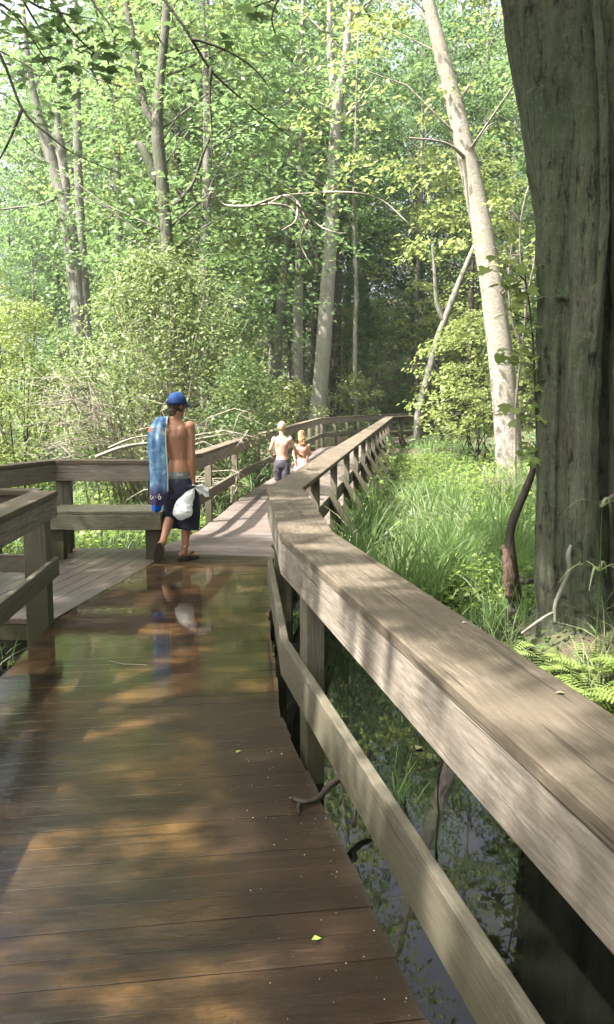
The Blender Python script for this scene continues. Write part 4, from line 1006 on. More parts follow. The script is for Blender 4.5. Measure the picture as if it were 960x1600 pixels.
def cover_patch(name, label, n, x0, x1, y0, y1, size, zlift, mat, cond=None, seed=1, tall=.12):
    rg = np.random.default_rng(seed); x = rg.uniform(x0, x1, n); y = rg.uniform(y0, y1, n)
    k = (~on_walk(x, y)) & (np.sin(x*2.1+seed)+np.sin(y*1.7+x*.8)+rg.normal(0, .7, n) > -.6)
    if cond is not None: k &= cond(x, y)
    x, y = x[k], y[k]; n = len(x); z = np.maximum(gh(x, y), WZ)+zlift+rg.uniform(0, 1, n)**2*tall
    nn = np.array([0, 0, 1.])+rg.normal(0, .35, (n, 3)); d = rg.normal(0, 1, (n, 3)); d[:, 2] *= .2
    V, F = leaf_cloud(np.stack([x, y, z], -1), nn, d, size*rg.uniform(.5, 1.3, n), wid=.8)
    tag(link(name, np_mesh(name, V, F, {'lv': np.repeat(rg.uniform(0, 1, n), 4)}), M[mat]), label, 'plants', None, 'stuff')
cover_patch('ground_cover', 'yellow-green floating leaves between the marsh grass', 12000, .8, 10, 10, 27, .10, .02, 'cover', seed=1, tall=.28, cond=lambda x, y: y > 8.6)
cover_patch('ground_cover', 'yellow-green leaf mat on the pond behind the alcove railing', 9000, -8, -1.3, 10.3, 20, .085, .01, 'cover', seed=2, tall=.15)
cover_patch('ground_cover', 'leafy plants among the grass beside the right railing posts', 1700, .15, 2.1, 7.6, 9.6, .06, .02, 'cover', seed=3, tall=.40)
cover_patch('forest_undergrowth', 'low green undergrowth on the forest floor', 16000, -24, 26, 24, 70, .22, .03, 'leaf', seed=4, tall=.7)
cover_patch('ground_cover', 'small green plants on the muddy bank under the big trunk', 1500, 1.3, 3.6, 4.6, 7.2, .05, .01, 'leaf', seed=5, tall=.10, cond=lambda x, y: gh(x, y) > -.2)

# ---------------------------------------------------------------- ferns, reed, snag, sticks
def frond(rg, L, arch):
    V, F, b = [], [], 0; n = 15; mb_pts = []
    for i in range(n):
        t = (i+1)/n; c = np.array([L*t*(1-.15*t), 0, arch*L*math.sin(t*2.3)*.75]); mb_pts.append(c)
        pl = L*.27*math.sin(math.pi*min(1, t*.82+.14))+.006
        for s in (-1, 1):
            d = np.array([.45, s*1.0, -.22]); d /= np.linalg.norm(d); w = np.array([.9, -s*.3, 0])*pl*.13
            V += [c, c+d*pl*.5-w, c+d*pl, c+d*pl*.5+w]; F.append([b, b+1, b+2, b+3] if s < 0 else [b, b+3, b+2, b+1]); b += 4
    return V, F
def fern(name, label, loc, L, nf, seed, mat='fern', group='ferns under the big trunk'):
    rg = np.random.default_rng(seed); root = empty(name, loc, 0, label, 'fern', group)
    for k in range(nf):
        V, F = frond(rg, L*rg.uniform(.75, 1.1), rg.uniform(.35, .6)); a = 2*math.pi*k/nf+rg.uniform(-.3, .3); ca_, sa = math.cos(a), math.sin(a)
        V = np.array(V) @ np.array([[ca_, sa, 0], [-sa, ca_, 0], [0, 0, 1]])
        link('frond', np_mesh('frond', V, F, {'lv': rg.uniform(0, 1)*.5+.5*rg.uniform(0, 1, len(V))}), M[mat], root, keep=False)
for i, (x, y, L, lab) in enumerate(((1.92, 5.85, .36, 'bright sunlit fern left of the tall reed under the big trunk'), (2.2, 5.6, .42, 'large bright fern cut by the right edge of the photo'), (1.75, 5.3, .30, 'fern nearest the cap board below the big trunk'), (1.38, 6.2, .30, 'small fern beside the broken snag'), (1.98, 5.1, .40, 'lowest bright fern at the right edge beside the cap board'), (1.55, 5.85, .32, 'shaded fern between the small fern and the bright ones'))):
    fern('fern', lab, (x, y, max(float(gh(x, y)), WZ)+.02), L, 10, 60+i)
rd = empty('tall_reed', (2.02, 6.1, -.05), 0, 'tall upright reed with drooping star of leaves in front of the big trunk', 'reed')
mb = MB(); mb.tube([(2.02, 6.1, -.1), (2.03, 6.1, .5), (2.02, 6.1, 1.0)], [.006, .005, .002], 6); mb.build('stem', M['grass'], rd)
Vs, Fs, b = [], [], 0
for k, (z, n) in enumerate(((.50, 6), (.95, 3))):
    for j in range(n):
        a = 2*math.pi*j/n+k; L = .28
        for i in range(6):
            t = i/5; c = np.array([2.02+math.cos(a)*L*t, 6.1+math.sin(a)*L*t, z+.09*math.sin(t*2.6)-.13*t*t]); w = .011*(1-t**2)+.0005; s = np.array([-math.sin(a), math.cos(a), 0])*w
            Vs += [c-s, c+s]
        for i in range(5): q = b+2*i; Fs.append([q, q+1, q+3, q+2])
        b += 12
link('leaves', np_mesh('leaves', Vs, Fs, {'lv': np.full(len(Vs), .7)}), M['grass_pale'], rd)
sg = empty('broken_snag', (1.70, 7.3, -.3), 0, 'broken dead sapling with torn reddish bark left of the big trunk', 'dead sapling')
def pxt(pts, y, n=10, sub=5, wob=.12, mb=None):
    P = [(*px(u, v, y+dy), w/1400*y/2) for u, v, w, dy in pts]; tp = curve_pts(P, sub); mb.tube([p[:3] for p in tp], [p[3] for p in tp], n, wob)
mb = MB(); pxt([(806, 960, 24, 0), (802, 910, 23, 0), (798, 870, 18, 0), (797, 835, 14, 0), (805, 805, 14, 0), (820, 770, 13, 0), (833, 735, 11, .1), (843, 690, 8, .2)], 7.2, mb=mb)
mb.build('stem', M['bark_dark'], sg, smooth=True)
mb = MB(); pxt([(797, 935, 12, -.06), (796, 900, 20, -.07), (793, 870, 15, -.07), (786, 852, 5, -.07)], 7.2, mb=mb, wob=.4); mb.build('torn_bark', M['snag'], sg, smooth=True)
mb = MB(); pxt([(806, 905, 14, 0), (825, 908, 10, -.1), (845, 900, 7, -.2)], 7.2, mb=mb); mb.build('stub', M['bark_dark'], sg, smooth=True)
vn = empty('dead_vine', px(880, 900, 6.55), 0, 'thin crooked grey branch leaning against the foot of the big trunk', 'branch')
mb = MB(); pxt([(868, 975, 6, 0), (868, 945, 7, 0), (880, 915, 7, 0), (890, 890, 7, 0), (888, 868, 8, .02), (893, 852, 6, .05)], 6.35, mb=mb); pxt([(920, 800, 11, .1), (935, 790, 10, .0), (955, 778, 9, -.1), (985, 760, 7, -.2)], 6.5, mb=mb)
pxt([(815, 990, 4, 0), (850, 965, 5, 0), (870, 955, 4, 0)], 6.35, mb=mb); mb.build('branch', M['bark_grey'], vn, smooth=True)
# stick lying across the deck edge, and one standing in the water
st = empty('crooked_stick', (.06, 3.5, 0), 0, 'dark crooked stick lying across the right edge of the wet deck', 'stick')
mb = MB()
def T3(pts, mb, n=8, sub=5, wob=.2): tp = curve_pts(pts, sub); mb.tube([p[:3] for p in tp], [p[3] for p in tp], n, wob)
T3([(-.06, 3.60, .016, .011), (-.01, 3.56, .02, .012), (.05, 3.60, .02, .013), (.10, 3.70, .03, .015), (.17, 3.80, .03, .016), (.24, 3.92, .02, .014), (.30, 4.02, .05, .012)], mb)
T3([(-.03, 3.58, .016, .009), (-.035, 3.52, .014, .008), (-.03, 3.47, .012, .005)], mb); T3([(.17, 3.80, .03, .012), (.21, 3.72, -.02, .011), (.2, 3.62, -.12, .009)], mb)
mb.build('branch', M['wet_twig'], st, smooth=True)
ws = empty('pond_twig', (.75, 3.6, WZ), 0, 'thin dark twig poking out of the water beside the reed tuft', 'twig')
mb = MB()
T3([(.62, 3.9, -.3, .007), (.58, 3.8, -.05, .006), (.60, 3.75, .15, .005), (.66, 3.8, .3, .003)], mb)
mb.build('branch', M['bark_dark'], ws, smooth=True)
x = rng.normal(.42, .04, 34); y = rng.normal(3.95, .04, 34)
V, F, l = blades(rng, x, y, rng.uniform(.18, .42, 34), np.full(34, .010), .35); tag(link('reed_tuft', np_mesh('reed_tuft', V, F, {'lv': l}), M['grass']), 'small tuft of green reed in the water between the rails', 'reed')
# litter on the deck and the cap
lf = MB()
rr = random.Random(3)
for _ in range(80):
    y = rr.uniform(1.9, 4.3)
    x = edge_x(ER, y)-abs(rr.gauss(0, .20))-.02; s = rr.uniform(.0007, .0022)*(1.6 if rr.random() < .12 else 1) ; a = rr.uniform(0, 6.28); b0 = len(lf.v)
    for k in range(5): q = a+k*1.2566; rad = s*rr.uniform(.7, 1.5); lf.v.append(Vector((x+math.cos(q)*rad, y+math.sin(q)*rad, .006)))
    c0 = Vector((x, y, .009)); lf.v.append(c0)
    for k in range(5): lf.f.append((b0+k, b0+(k+1) % 5, b0+5))
tag(lf.build('fallen_flakes', M['flake']), 'tiny white flakes strewn along the right edge of the wet deck', 'debris', kind='stuff')
def small_leaf(name, label, cat, loc, L, mat, rz, w=.5):
    V, F = leaf_cloud(np.array([[0, 0, 0.]]), np.array([[0.05, 0, 1.]]), np.array([[math.cos(rz), math.sin(rz), 0.]]), [L], wid=w, fold=.15)
    V = np.concatenate([V, V-np.array([0, 0, .0015])]); F = np.concatenate([F, F[:, ::-1]+4]); o = link(name, np_mesh(name, V, F, {'lv': np.full(len(V), .5)}), M[mat]); o.location = loc; tag(o, label, cat)
small_leaf('fallen_leaf', 'small bright green leaf lying on the wet deck', 'leaf', (.03, 2.63, .006), .032, 'petal', .3, .8)
small_leaf('fallen_leaf', 'green scrap of leaf on the deck beside the post', 'leaf', (-.33, 4.13, .006), .04, 'petal', .9)
cx_, cyy_ = .60, 2.05
small_leaf('wood_chip', 'dry brown chip lying on the cap board', 'chip', (cx_, cyy_, HC+.004), .026, 'chip', .0, .35)
small_leaf('wood_chip', 'tiny white chip on the outer edge of the cap board', 'chip', (.49, 2.72, HC+.004), .02, 'flake', .2, .4)
mb = MB(); mb.tube([(-1.28, 5.62, .009), (-1.16, 5.54, .010), (-1.02, 5.53, .009)], [.002, .0025, .0015], 6)
o = mb.build('reed_straw', M['twig']); tag(o, 'pale straw floating on the wet deck near the corner post', 'straw')
small_leaf('floating_leaf', 'pale heart-shaped leaf floating on the pond between the rails', 'leaf', (.60, 4.6, WZ+.004), .06, 'chip', .9, .8)

# ---------------------------------------------------------------- people
def ellrot(fwd):
    f = Vector((fwd[0], fwd[1], 0)).normalized(); return Matrix(((f.y, f.x, 0), (-f.x, f.y, 0), (0, 0, 1)))   # local +Y looks along fwd
def lim(mb, pts, n=12):
    tp = curve_pts(pts, 3); mb.tube([p[:3] for p in tp], [max(.003, p[3]) for p in tp], n)
def hand(mb, wrist, dirv, palm_n, thumb_side, s=1., curl=.9):
    """palm, four unequal bent fingers and a thumb. dirv: wrist->knuckles; palm_n: palm facing; thumb_side: vector"""
    w = Vector(wrist); d = Vector(dirv).normalized(); pn = Vector(palm_n); pn = (pn-d*pn.dot(d)).normalized(); t = Vector(thumb_side); t = (t-d*t.dot(d)-pn*t.dot(pn)).normalized()
    mb.loft([(w-d*.01*s, .026*s, .020*s), (w+d*.025*s, .034*s, .018*s), (w+d*.06*s, .041*s, .016*s), (w+d*.088*s, .040*s, .014*s), (w+d*.095*s, .034*s, .010*s)], 12, side=t)
    for k, (off, L) in enumerate(((.029, .068), (.010, .078), (-.010, .072), (-.028, .056))):
        p = w+d*.085*s+t*off*s; pts = [tuple(p-d*.02*s)+(.0095*s,), tuple(p)+(.0095*s,)]; a = 0
        for q, fr in enumerate((.45, .32, .23)):
            a += curl*(.55, .9, .7)[q]*(1+.08*k); dd = d*math.cos(a)+pn*math.sin(a); p = p+dd*L*s*fr; pts.append(tuple(p)+((.0090, .0082, .0068)[q]*s,))
        mb.tube([q[:3] for q in pts], [q[3] for q in pts], 8)
    b = w+d*.028*s+t*.026*s; q1 = b+(t*.75+d*.6+pn*.35).normalized()*.034*s; q2 = q1+(d*.7+pn*.65+t*.05).normalized()*.028*s; q3 = q2+(d*.35+pn*.9-t*.25).normalized()*.020*s
    mb.tube([w+d*.015*s+t*.012*s, b, q1, q2, q3], [.014*s, .0135*s, .0115*s, .010*s, .008*s], 8)
def foot(mb, ankle, heel, toe, up, s=1.):
    a, h, t = Vector(ankle), Vector(heel), Vector(toe); u = Vector(up).normalized(); f = (t-h); L = f.length; f.normalize(); sd = f.cross(u)
    mb.loft([(h+f*.0*L+u*.030*s, .020*s, .022*s), (h+f*.10*L+u*.036*s, .032*s, .034*s), (h+f*.35*L+u*.042*s, .032*s, .038*s), (h+f*.6*L+u*.032*s, .040*s, .028*s), (h+f*.8*L+u*.022*s, .044*s, .020*s), (h+f*.93*L+u*.017*s, .036*s, .014*s), (h+f*1.0*L+u*.014*s, .022*s, .010*s)], 12, side=sd)
    mb.tube([a+u*.04*s, a-u*.0*s, h+f*.22*L+u*.04*s], [.038*s, .037*s, .034*s], 10)
    for k in range(5):
        p = h+f*(.93-.035*k)*L+sd*(-.030+.0155*k)*s+u*.014*s; mb.tube([p-f*.02*s, p+f*.012*s, p+f*.028*s], [.010*s, (.011 if k == 0 else .008)*s, .006*s], 8)
def person(name, label, loc, J, s, skin, voxel, faceto, head_r=(.073, .092, .108)):
    root = empty(name, loc, 0, label, 'person'); mb = MB(); g = lambda k: Vector(J[k])
    pe, wa, ch, ne, he = g('pelvis'), g('waist'), g('chest'), g('neck'), g('head')
    sl_, sr_ = g('sl'), g('sr'); sw = (sr_-sl_).length/2; side = (sr_-sl_).normalized()
    hw = (g('hr')-g('hl')).length/2
    mb.loft([(pe+Vector((0, 0, -.10*s)), hw*.9, .085*s), (pe, hw*1.75, .115*s), (pe*.5+wa*.5, hw*1.62, .108*s), (wa, hw*1.42, .095*s), (wa*.5+ch*.5, sw*.82, .108*s), (ch, sw*.93, .118*s), (ch+Vector((0, 0, .07*s)), sw*.98, .105*s), (ne+Vector((0, 0, -.055*s)), sw*.72, .078*s), (ne+Vector((0, 0, -.02*s)), .075*s, .062*s), (ne+Vector((0, 0, .02*s)), .052*s, .054*s)], 20, side=side)
    for a in (sl_, sr_): mb.ball(a, .058*s, .058*s, .06*s)
    # shoulder blades, spine hollow kept by the gap between them
    for k in (-1, 1): mb.ball(ch+side*k*sw*.45+Vector((0, -.065*s, .03*s)), .06*s, .05*s, .085*s)
    for k in (-1, 1): mb.loft([(wa+side*k*.032*s+Vector((0, -.058*s, -.06*s)), .02*s, .035*s), (wa+side*k*.034*s+Vector((0, -.060*s, .05*s)), .026*s, .04*s), (ch+side*k*.03*s+Vector((0, -.075*s, -.04*s)), .022*s, .035*s)], 8)
    mb.tube([ne-Vector((0, .01, .06))*s, ne*.5+he*.5-Vector((0, .01*s, 0)), he], [.056*s, .050*s, .05*s], 12)
    ro = ellrot(faceto); hr = [q*s*J.get('hs', 1) for q in head_r]
    mb.ball(he+Vector((0, 0, .012*s)), hr[0], hr[1], hr[2]*.93, 18, ro)
    f = ro @ Vector((0, 1, 0)); sd = ro @ Vector((1, 0, 0)); k_ = hr[2]/.108
    mb.loft([(he+f*.02*k_+Vector((0, 0, -.02*k_)), .058*k_, .066*k_), (he+f*.035*k_+Vector((0, 0, -.065*k_)), .048*k_, .055*k_), (he+f*.052*k_+Vector((0, 0, -.103*k_)), .024*k_, .026*k_)], 12, side=sd)
    mb.tube([he+f*.086*k_+Vector((0, 0, .008*k_)), he+f*.106*k_+Vector((0, 0, -.022*k_)), he+f*.088*k_+Vector((0, 0, -.035*k_))], [.010*k_, .015*k_, .013*k_], 8)
    for q in (-1, 1): mb.ball(he+sd*q*hr[0]*1.0-f*.005*k_-Vector((0, 0, .01*k_)), .012*k_, .020*k_, .030*k_, 10, ro)
    for a, e, w in (('sl', 'el', 'wl'), ('sr', 'er', 'wr')):
        A, E, W_ = g(a), g(e), g(w)
        lim(mb, [(*A, .052*s), (*(A*.6+E*.4), .047*s), (*E, .037*s), (*(E*.7+W_*.3), .039*s), (*(E*.3+W_*.7), .030*s), (*W_, .024*s)])
    for h, k, a in (('hl', 'kl', 'al'), ('hr', 'kr', 'ar')):
        A, E, W_ = g(h), g(k), g(a)
        lim(mb, [(*A, .088*s), (*(A*.6+E*.4), .078*s), (*(A*.1+E*.9), .056*s), (*E, .054*s), (*(E*.72+W_*.28), .056*s), (*(E*.35+W_*.65), .041*s), (*W_, .034*s)], 14)
    for q in J['hands']: hand(mb, *q, s=s*J.get('hands_s', 1))
    for q in J['feet']: foot(mb, *q, s=s)
    o = mb.build('body', M[skin], None, smooth=True); o.parent = root
    rm = o.modifiers.new('merge', 'REMESH'); rm.mode = 'VOXEL'; rm.voxel_size = voxel; rm.use_smooth_shade = True
    sm = o.modifiers.new('soft', 'SMOOTH'); sm.iterations = 3; sm.factor = .5
    for q in (-1, 1):
        e = MB(); e.ball(he+f*hr[1]*.90+sd*q*.030*k_+Vector((0, 0, .012*k_)), .013*k_, .009*k_, .009*k_, 10, ro); eo = e.build('eye', M['eye'], None, smooth=True); eo.parent = root
    e = MB(); e.ball(he+f*.089*k_+Vector((0, 0, -.062*k_)), .022*k_, .010*k_, .006*k_, 10, ro); eo = e.build('mouth', M['lip'], None, smooth=True); eo.parent = root
    return root, ro, he, k_
def cloth(name, parent, mat, build, voxel=.008, disp=.012, scale=.08, smooth=5):
    mb = MB(); build(mb); o = mb.build(name, M[mat], None, smooth=True); o.parent = parent
    rm = o.modifiers.new('merge', 'REMESH'); rm.mode = 'VOXEL'; rm.voxel_size = voxel; rm.use_smooth_shade = True
    sm = o.modifiers.new('soft', 'SMOOTH'); sm.iterations = smooth; sm.factor = .5
    if disp:
        tx = bpy.data.textures.new('folds', 'CLOUDS'); tx.noise_scale = scale
        d = o.modifiers.new('folds', 'DISPLACE'); d.texture = tx; d.strength = disp; d.mid_level = .5
    return o
# ---- the adult
J = dict(pelvis=(.01, 0, .93), waist=(.01, 0, 1.06), chest=(-.03, .0, 1.30), neck=(-.035, .0, 1.475), head=(-.012, .03, 1.61),
         sl=(-.195, .0, 1.40), sr=(.118, .0, 1.395), el=(-.235, .04, 1.13), er=(.140, -.05, 1.09), wl=(-.14, .22, 1.16), wr=(.150, -.04, .855),
         hl=(-.07, 0, .90), hr=(.085, 0, .90), kl=(-.105, .05, .47), kr=(.075, .06, .49), al=(-.150, -.24, .215), ar=(.045, .0, .10),
         hands=[((.150, -.04, .850), (.0, -.06, -1), (-1, -.1, 0), (0, 1, 0)), ((-.135, .225, 1.165), (.6, .7, .3), (0, -.5, -.8), (0, .4, 1))],
         feet=[((.045, .0, .10), (-.015, -.035, .022), (.175, .075, .022), (0, 0, 1)), ((-.150, -.24, .215), (-.165, -.305, .225), (-.21, -.215, .015), (.15, .93, .36))])
ADULT, ro, he, hk = person('person', 'shirtless adult walking away in a blue cap with a beach towel over one shoulder', (-1.33, 9.3, .0), J, 1.0, 'skin', .0075, (.72, .69))
def sh(mb):
    mb.loft([((.012, 0, .865), .135, .115), ((.012, 0, .80), .165, .135), ((.014, .01, .70), .175, .140), ((.014, .01, .64), .165, .13)], 18)
    mb.loft([((-.065, 0, .80), .095, .12), ((-.080, .03, .60), .100, .115), ((-.095, .055, .45), .095, .105), ((-.105, .03, .335), .085, .095)], 16)
    mb.loft([((.095, 0, .80), .100, .125), ((.105, .03, .60), .108, .118), ((.098, .045, .45), .110, .112), ((.088, .035, .315), .108, .105)], 16)
cloth('shorts', ADULT, 'shorts', sh, .0085, .022, .09)
mb = MB(); mb.loft([((.010, 0, .845), .130, .112), ((.010, 0, .875), .136, .116), ((.010, 0, .93), .131, .114), ((.010, 0, .965), .123, .109), ((.010, 0, .968), .116, .104)], 24)
o = mb.build('waistband', M['band'], None, smooth=True); o.parent = ADULT
mb = MB()
for k in range(5):       # pale print on the waistband
    x0 = -.005+k*.013; mb.board((x0, -.1195+abs(x0)*.05, .893), (x0+.003, -.1195+abs(x0)*.05, .918), (1, 0, 0), .006, .004, .001)
o = mb.build('waistband_print', M['cream'], None); o.parent = ADULT
# hair under the cap
def hr_(mb):
    mb.ball(he+Vector((0, 0, .008)), .081, .097, .100, 18, ro)
    b = ro @ Vector((0, -1, 0)); mb.loft([(he+b*.045+Vector((0, 0, -.02)), .068, .050), (he+b*.052+Vector((0, 0, -.075)), .060, .036), (he+b*.050+Vector((0, 0, -.118)), .042, .022)], 14, side=ro @ Vector((1, 0, 0)))
ho = MB(); hr_(ho)
# keep the face clear: shift hair back
for i, v in enumerate(ho.v): ho.v[i] = v+(ro @ Vector((0, -.014, 0)))
o = ho.build('hair', M['hair'], None, smooth=True); o.parent = ADULT
tx = bpy.data.textures.new('strands', 'CLOUDS'); tx.noise_scale = .02
sb = o.modifiers.new('fine', 'SUBSURF'); sb.levels = 2; sb.render_levels = 2
d = o.modifiers.new('strands', 'DISPLACE'); d.texture = tx; d.strength = .012
cp = MB(); b0 = 0; n = 28; c0 = he+Vector((0, 0, .022)); rings = 9
for i in range(rings+1):
    ph = (math.pi/2)*i/rings*1.06
    for j in range(n):
        q = 2*math.pi*j/n; cp.v.append(c0+ro @ Vector((.091*math.sin(ph)*math.cos(q), .106*math.sin(ph)*math.sin(q)-.003, .116*math.cos(ph)-.0)))
for i in range(rings):
    for j in range(n): j2 = (j+1) % n; cp.f.append((i*n+j, (i+1)*n+j, (i+1)*n+j2, i*n+j2))
o = cp.build('cap', M['capcloth'], None, smooth=True); o.parent = ADULT; so_ = o.modifiers.new('t', 'SOLIDIFY'); so_.thickness = .004; so_.offset = 1
cap = o
bm_ = MB(); 
for lay in (0, 1):
    for i in range(6):
        for j in range(13):
            a = math.pi*(.18+.64*j/12); r = 1+i/5*.72*math.sin(math.pi*j/12)**.6
            p = ro @ Vector((.090*math.cos(a)*(1+.12*i/5), .100*math.sin(a)*r, -.004-.020*(i/5)-.012*abs(math.cos(a))*(i/5)-.004*lay)); bm_.v.append(c0+p)
for lay in (0, 1):
    for i in range(5):
        for j in range(12):
            q = lay*78+i*13+j; f = (q, q+1, q+14, q+13); bm_.f.append(f if lay else f[::-1])
o = bm_.build('bill', M['capcloth'], None, smooth=True); o.parent = cap
bt = MB(); bt.ball(c0+Vector((0, 0, .118)), .009, .009, .006, 10); o = bt.build('button', M['capcloth'], None, smooth=True); o.parent = cap
# flip flops
def sandal(h, t, up, w=.048):
    h, t, u = Vector(h), Vector(t), Vector(up).normalized(); f = (t-h).normalized(); L = (t-h).length; sd = f.cross(u); mb = MB(); n = 24; out = []
    for j in range(n):
        q = 2*math.pi*j/n; x = math.cos(q); y = math.sin(q); out.append(h+f*(L*.5+x*(L*.5+.014))+sd*(y*w*(.86+.16*x)))
    for l, k in ((0, -.020), (1, -.003)):
        for p in out: mb.v.append(p+u*k)
    mb.f.append(tuple(range(n))[::-1]); mb.f.append(tuple(range(n, 2*n)))
    for j in range(n): j2 = (j+1) % n; mb.f.append((j, j2, n+j2, n+j))
    o = mb.build('flip_flop', M['sandal'], None); o.parent = ADULT
    st_ = MB(); p0 = h+f*L*.80+u*.002
    for k in (-1, 1): st_.tube([p0, h+f*L*.72+sd*k*.018+u*.055, h+f*L*.55+sd*k*.043+u*.052, h+f*L*.42+sd*k*.046+u*.0], [.005, .007, .007, .006], 6)
    so2 = st_.build('strap', M['sandal'], None, smooth=True); so2.parent = o
sandal((-.015, -.035, .022), (.175, .075, .022), (0, 0, 1))
sandal((-.165, -.305, .225), (-.21, -.215, .015), (.15, .93, .36))
# ---- towel over the left shoulder
def towel():
    root = empty('beach_towel', (-1.33, 9.3, 0), 0, 'blue printed beach towel draped over the left shoulder of the adult', 'towel')
    prof = [(.215, .98), (.20, 1.10), (.175, 1.24), (.14, 1.36), (.09, 1.455), (.02, 1.492), (-.055, 1.480), (-.115, 1.42), (-.150, 1.32), (-.160, 1.20), (-.165, 1.08), (-.175, .96), (-.19, .86), (-.195, .76), (-.19, .66), (-.18, .60), (-.175, .53)]
    pr = curve_pts([(y, z, 0, 0) for y, z in prof], 5); nu, nv = len(pr), 30; V = []; F = []
    for i, p in enumerate(pr):
        t = i/(nu-1); z = p[1]
        back = p[0] < 0
        xl = -.288+.012*math.sin(z*9); xr = -.118 if z > 1.3 else -.118+.018*min(1, (1.3-z)/.4)
        if z > 1.40: xl = -.300+.40*(z-1.40)*1.1; xr = -.105
        if back and z < .72: xl += .040*(.72-z)/.19; xr -= .085*(.72-z)/.19
        for j in range(nv+1):
            s = j/nv; x = xl+(xr-xl)*s
            fold = .010*math.sin(s*8+z*3.0)+.004*math.sin(s*17-z*5)
            rnd = -.045*(2*s-1)**2*(1 if abs(p[0]) > .08 else 0)*(1 if z < 1.42 else .3)
            y = p[0]+(fold-rnd*(-1 if not back else 1)*-1*(-1 if back else 1))*(1 if back else -1)*.9
            V.append((x, y, z+(.012*math.sin(s*7) if (i in (0, nu-1)) else 0)-(.26*max(0, (.40-s))**1.5 if z > 1.40 else 0)))
    for i in range(nu-1):
        for j in range(nv): q = i*(nv+1)+j; F.append((q, q+1, q+nv+2, q+nv+1))
    o = link('cloth', np_mesh('cloth', V, F, smooth=True), M['towel'], root, keep=False); m_ = o.modifiers.new('t', 'SOLIDIFY'); m_.thickness = .009; m_.offset = 0
    # pale hem along the right edge
    hp = [Vector(V[i*(nv+1)+nv]) for i in range(18, nu-14)]
    mb = MB(); mb.tube(hp, [.009]*len(hp), 8); h = mb.build('hem', M['cream'], None, smooth=True); h.parent = root
    # white printed strokes near the lower end
    mb = MB(); f_ = lambda pts: mb.tube(curve_pts([(x, -.222, z, 0) for x, z in pts], 4) and [q[:3] for q in curve_pts([(x, -.226, z, 0) for x, z in pts], 4)], [.0042]*((len(pts)-1)*4+1), 6)
    f_([(-.262, .705), (-.266, .672), (-.250, .668), (-.238, .690), (-.236, .672)]); f_([(-.214, .690), (-.208, .686)]); f_([(-.168, .722), (-.186, .690), (-.178, .664), (-.162, .670), (-.160, .690), (-.176, .692)])
    h = mb.build('print', M['cream'], None, smooth=True); h.parent = root
towel()
# ---- plastic bag in the right hand
BG = empty('plastic_bag', (-1.33, 9.3, 0), 0, 'full white plastic bag hanging from the right hand of the adult', 'bag')
def bagf(mb):
    mb.loft([((.150, -.075, .80), .016, .014), ((.148, -.085, .755), .020, .018), ((.130, -.105, .715), .040, .032), ((.098, -.13, .66), .068, .052), ((.070, -.155, .60), .090, .070), ((.055, -.17, .54), .102, .080), ((.050, -.17, .49), .092, .074), ((.052, -.17, .462), .060, .05), ((.054, -.17, .452), .02, .02)], 22)
cloth('sack', BG, 'bag', bagf, .007, .03, .07, 3)
V, F = [], []
for i in range(13):          # loose handles flaring out behind the hand
    t = i/12
    for j in range(9):
        s = j/8-.5; wdt = .018+.075*math.sin(min(1, t*1.1)*math.pi*.62)
        V.append((.150+.165*t, -.07+.02*math.sin(s*9+t*4), .775-.02*t-.045*t*t+s*wdt*1.1+.008*math.sin(t*14)))
for i in range(12):
    for j in range(8): q = i*9+j; F.append((q, q+1, q+10, q+9))
o = link('handle', np_mesh('handle', V, F, smooth=True), M['bag'], BG, keep=False); m_ = o.modifiers.new('t', 'SOLIDIFY'); m_.thickness = .003

# ---- the boy
JB = dict(pelvis=(0, 0, .66), waist=(-.0, 0, .76), chest=(.0, 0, .93), neck=(.0, 0, 1.085), head=(.0, .01, 1.215), hs=1.16,
          sl=(-.125, 0, 1.02), sr=(.130, 0, 1.02), el=(-.185, -.01, .86), er=(.205, .05, .86), wl=(-.165, .12, .76), wr=(.275, .22, .755),
          hl=(-.06, 0, .63), hr=(.06, 0, .63), kl=(-.065, .07, .34), kr=(.065, -.02, .34), al=(-.06, .09, .075), ar=(.07, -.14, .10),
          hands=[((-.165, .12, .76), (.05, .5, -.8), (1, 0, 0), (0, 1, .3)), ((.275, .22, .755), (.55, .7, -.35), (.3, -.3, -.8), (-.3, .7, .2))],
          feet=[((-.06, .09, .075), (-.06, .05, .002), (-.065, .22, .002), (0, 0, 1)), ((.07, -.14, .10), (.07, -.185, .05), (.075, -.04, .006), (0, -.25, 1))])
BOY, ro, he, hk = person('person', 'bare-backed young boy in grey shorts with short blond hair, holding the hand of the girl', (-.405, 14.5, .0), JB, .74, 'skin_pale', .0085, (.15, 1))
def sh(mb):
    mb.loft([((0, 0, .70), .112, .085), ((0, 0, .62), .125, .098), ((0, 0, .56), .12, .09)], 16)
    for x, y in ((-.062, .05), (.062, -.015)): mb.loft([((x, 0, .62), .066, .085), ((x, y*.5, .48), .070, .080), ((x, y, .36), .066, .074)], 14)
cloth('shorts', BOY, 'greyshorts', sh, .009, .012, .07)
def hairb(mb): mb.ball(he+Vector((0, -.010, .016)), hk*.079, hk*.093, hk*.096, 18, ro)
cloth('hair', BOY, 'hair_blond', hairb, .006, .008, .02, 1)
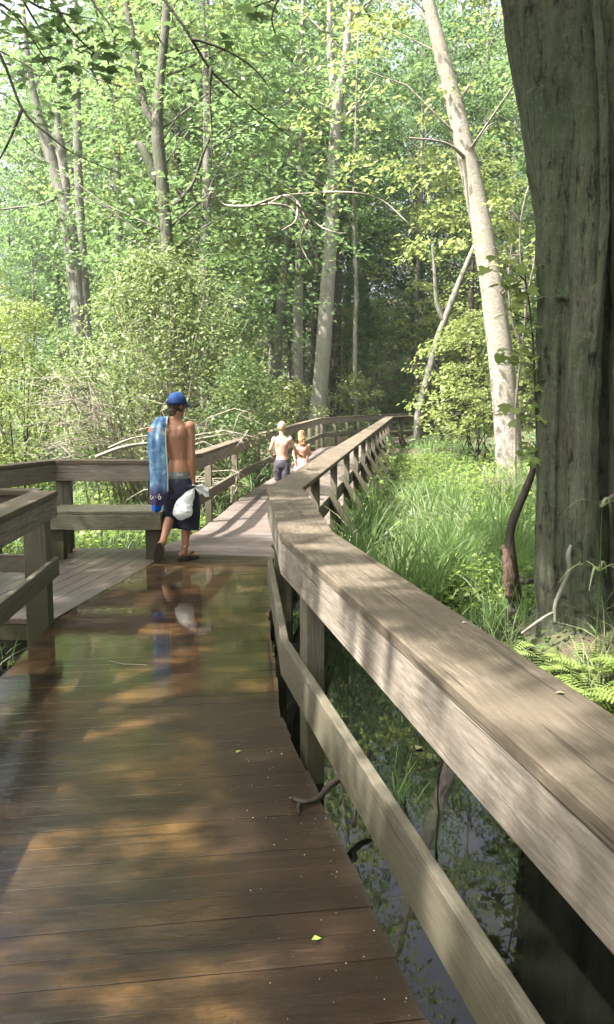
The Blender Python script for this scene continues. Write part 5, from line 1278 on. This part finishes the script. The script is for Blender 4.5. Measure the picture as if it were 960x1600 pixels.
# ---- the girl
JG = dict(pelvis=(0, 0, .56), waist=(0, 0, .655), chest=(0, 0, .79), neck=(0, 0, .925), head=(-.01, .01, 1.045), hs=1.22,
          sl=(-.105, 0, .865), sr=(.105, 0, .865), el=(-.150, -.03, .73), er=(.140, .04, .73), wl=(-.125, -.06, .64), wr=(.11, .14, .68),
          hl=(-.052, 0, .54), hr=(.052, 0, .54), kl=(-.055, -.01, .30), kr=(.06, .05, .30), al=(-.05, -.10, .075), ar=(.07, .06, .065),
          hands=[((-.125, -.06, .64), (-.15, -.6, -.75), (.6, .2, 0), (0, -.3, .6)), ((.11, .14, .68), (-.1, .6, -.5), (-1, 0, 0), (0, .5, .8))],
          feet=[((-.05, -.10, .075), (-.05, -.135, .03), (-.055, .005, .002), (0, -.15, 1)), ((.07, .06, .065), (.07, .025, .002), (.08, .17, .002), (0, 0, 1))])
GIRL, ro, he, hk = person('person', 'little girl with loose fair hair and pink swimwear walking beside the boy', (-.085, 15.4, .0), JG, .64, 'skin_pale', .0085, (-.2, 1))
cloth('swim_top', GIRL, 'pinkcloth', lambda mb: mb.loft([((0, 0, .745), .096, .074), ((0, 0, .79), .104, .083), ((0, 0, .83), .108, .080), ((0, 0, .845), .10, .07)], 16), .008, .006, .05, 3)
cloth('skirt', GIRL, 'pinkcloth', lambda mb: mb.loft([((0, 0, .645), .088, .072), ((0, 0, .58), .112, .090), ((0, 0, .50), .140, .110), ((0, 0, .435), .155, .125), ((0, 0, .43), .10, .09)], 18), .008, .014, .05, 3)
def hairg(mb):
    mb.ball(he+Vector((0, -.012, .014)), hk*.083, hk*.097, hk*.100, 18, ro)
    mb.loft([(he+Vector((0, -.045, .02)), hk*.075, hk*.05), (he+Vector((.0, -.06, -.06)), hk*.078, hk*.042), (he+Vector((.012, -.062, -.14)), hk*.074, hk*.036), (he+Vector((.01, -.062, -.20)), hk*.056, hk*.024), (he+Vector((.01, -.06, -.235)), hk*.03, hk*.012)], 16)
cloth('hair', GIRL, 'hair_fair', hairg, .006, .018, .03, 2)
hm = bpy.data.materials.new('thin_bright_air'); hm.use_nodes = True; t = hm.node_tree; t.nodes.clear()
vo = t.nodes.new('ShaderNodeVolumePrincipled'); vo.inputs['Density'].default_value = .0004; vo.inputs['Color'].default_value = (.95, .97, 1, 1); vo.inputs['Anisotropy'].default_value = .3
ou = t.nodes.new('ShaderNodeOutputMaterial'); t.links.new(vo.outputs[0], ou.inputs['Volume'])
mb = MB(); x0, x1, y0, y1, z0, z1 = -450, 450, -350, 650, -4, 60
mb.v = [Vector((x, y, z)) for z in (z0, z1) for x, y in ((x0, y0), (x1, y0), (x1, y1), (x0, y1))]
mb.f = [(3, 2, 1, 0), (4, 5, 6, 7), (0, 1, 5, 4), (1, 2, 6, 5), (2, 3, 7, 6), (3, 0, 4, 7)]
tag(mb.build('haze', hm), 'thin bright air among the trees', 'haze', None, 'stuff')
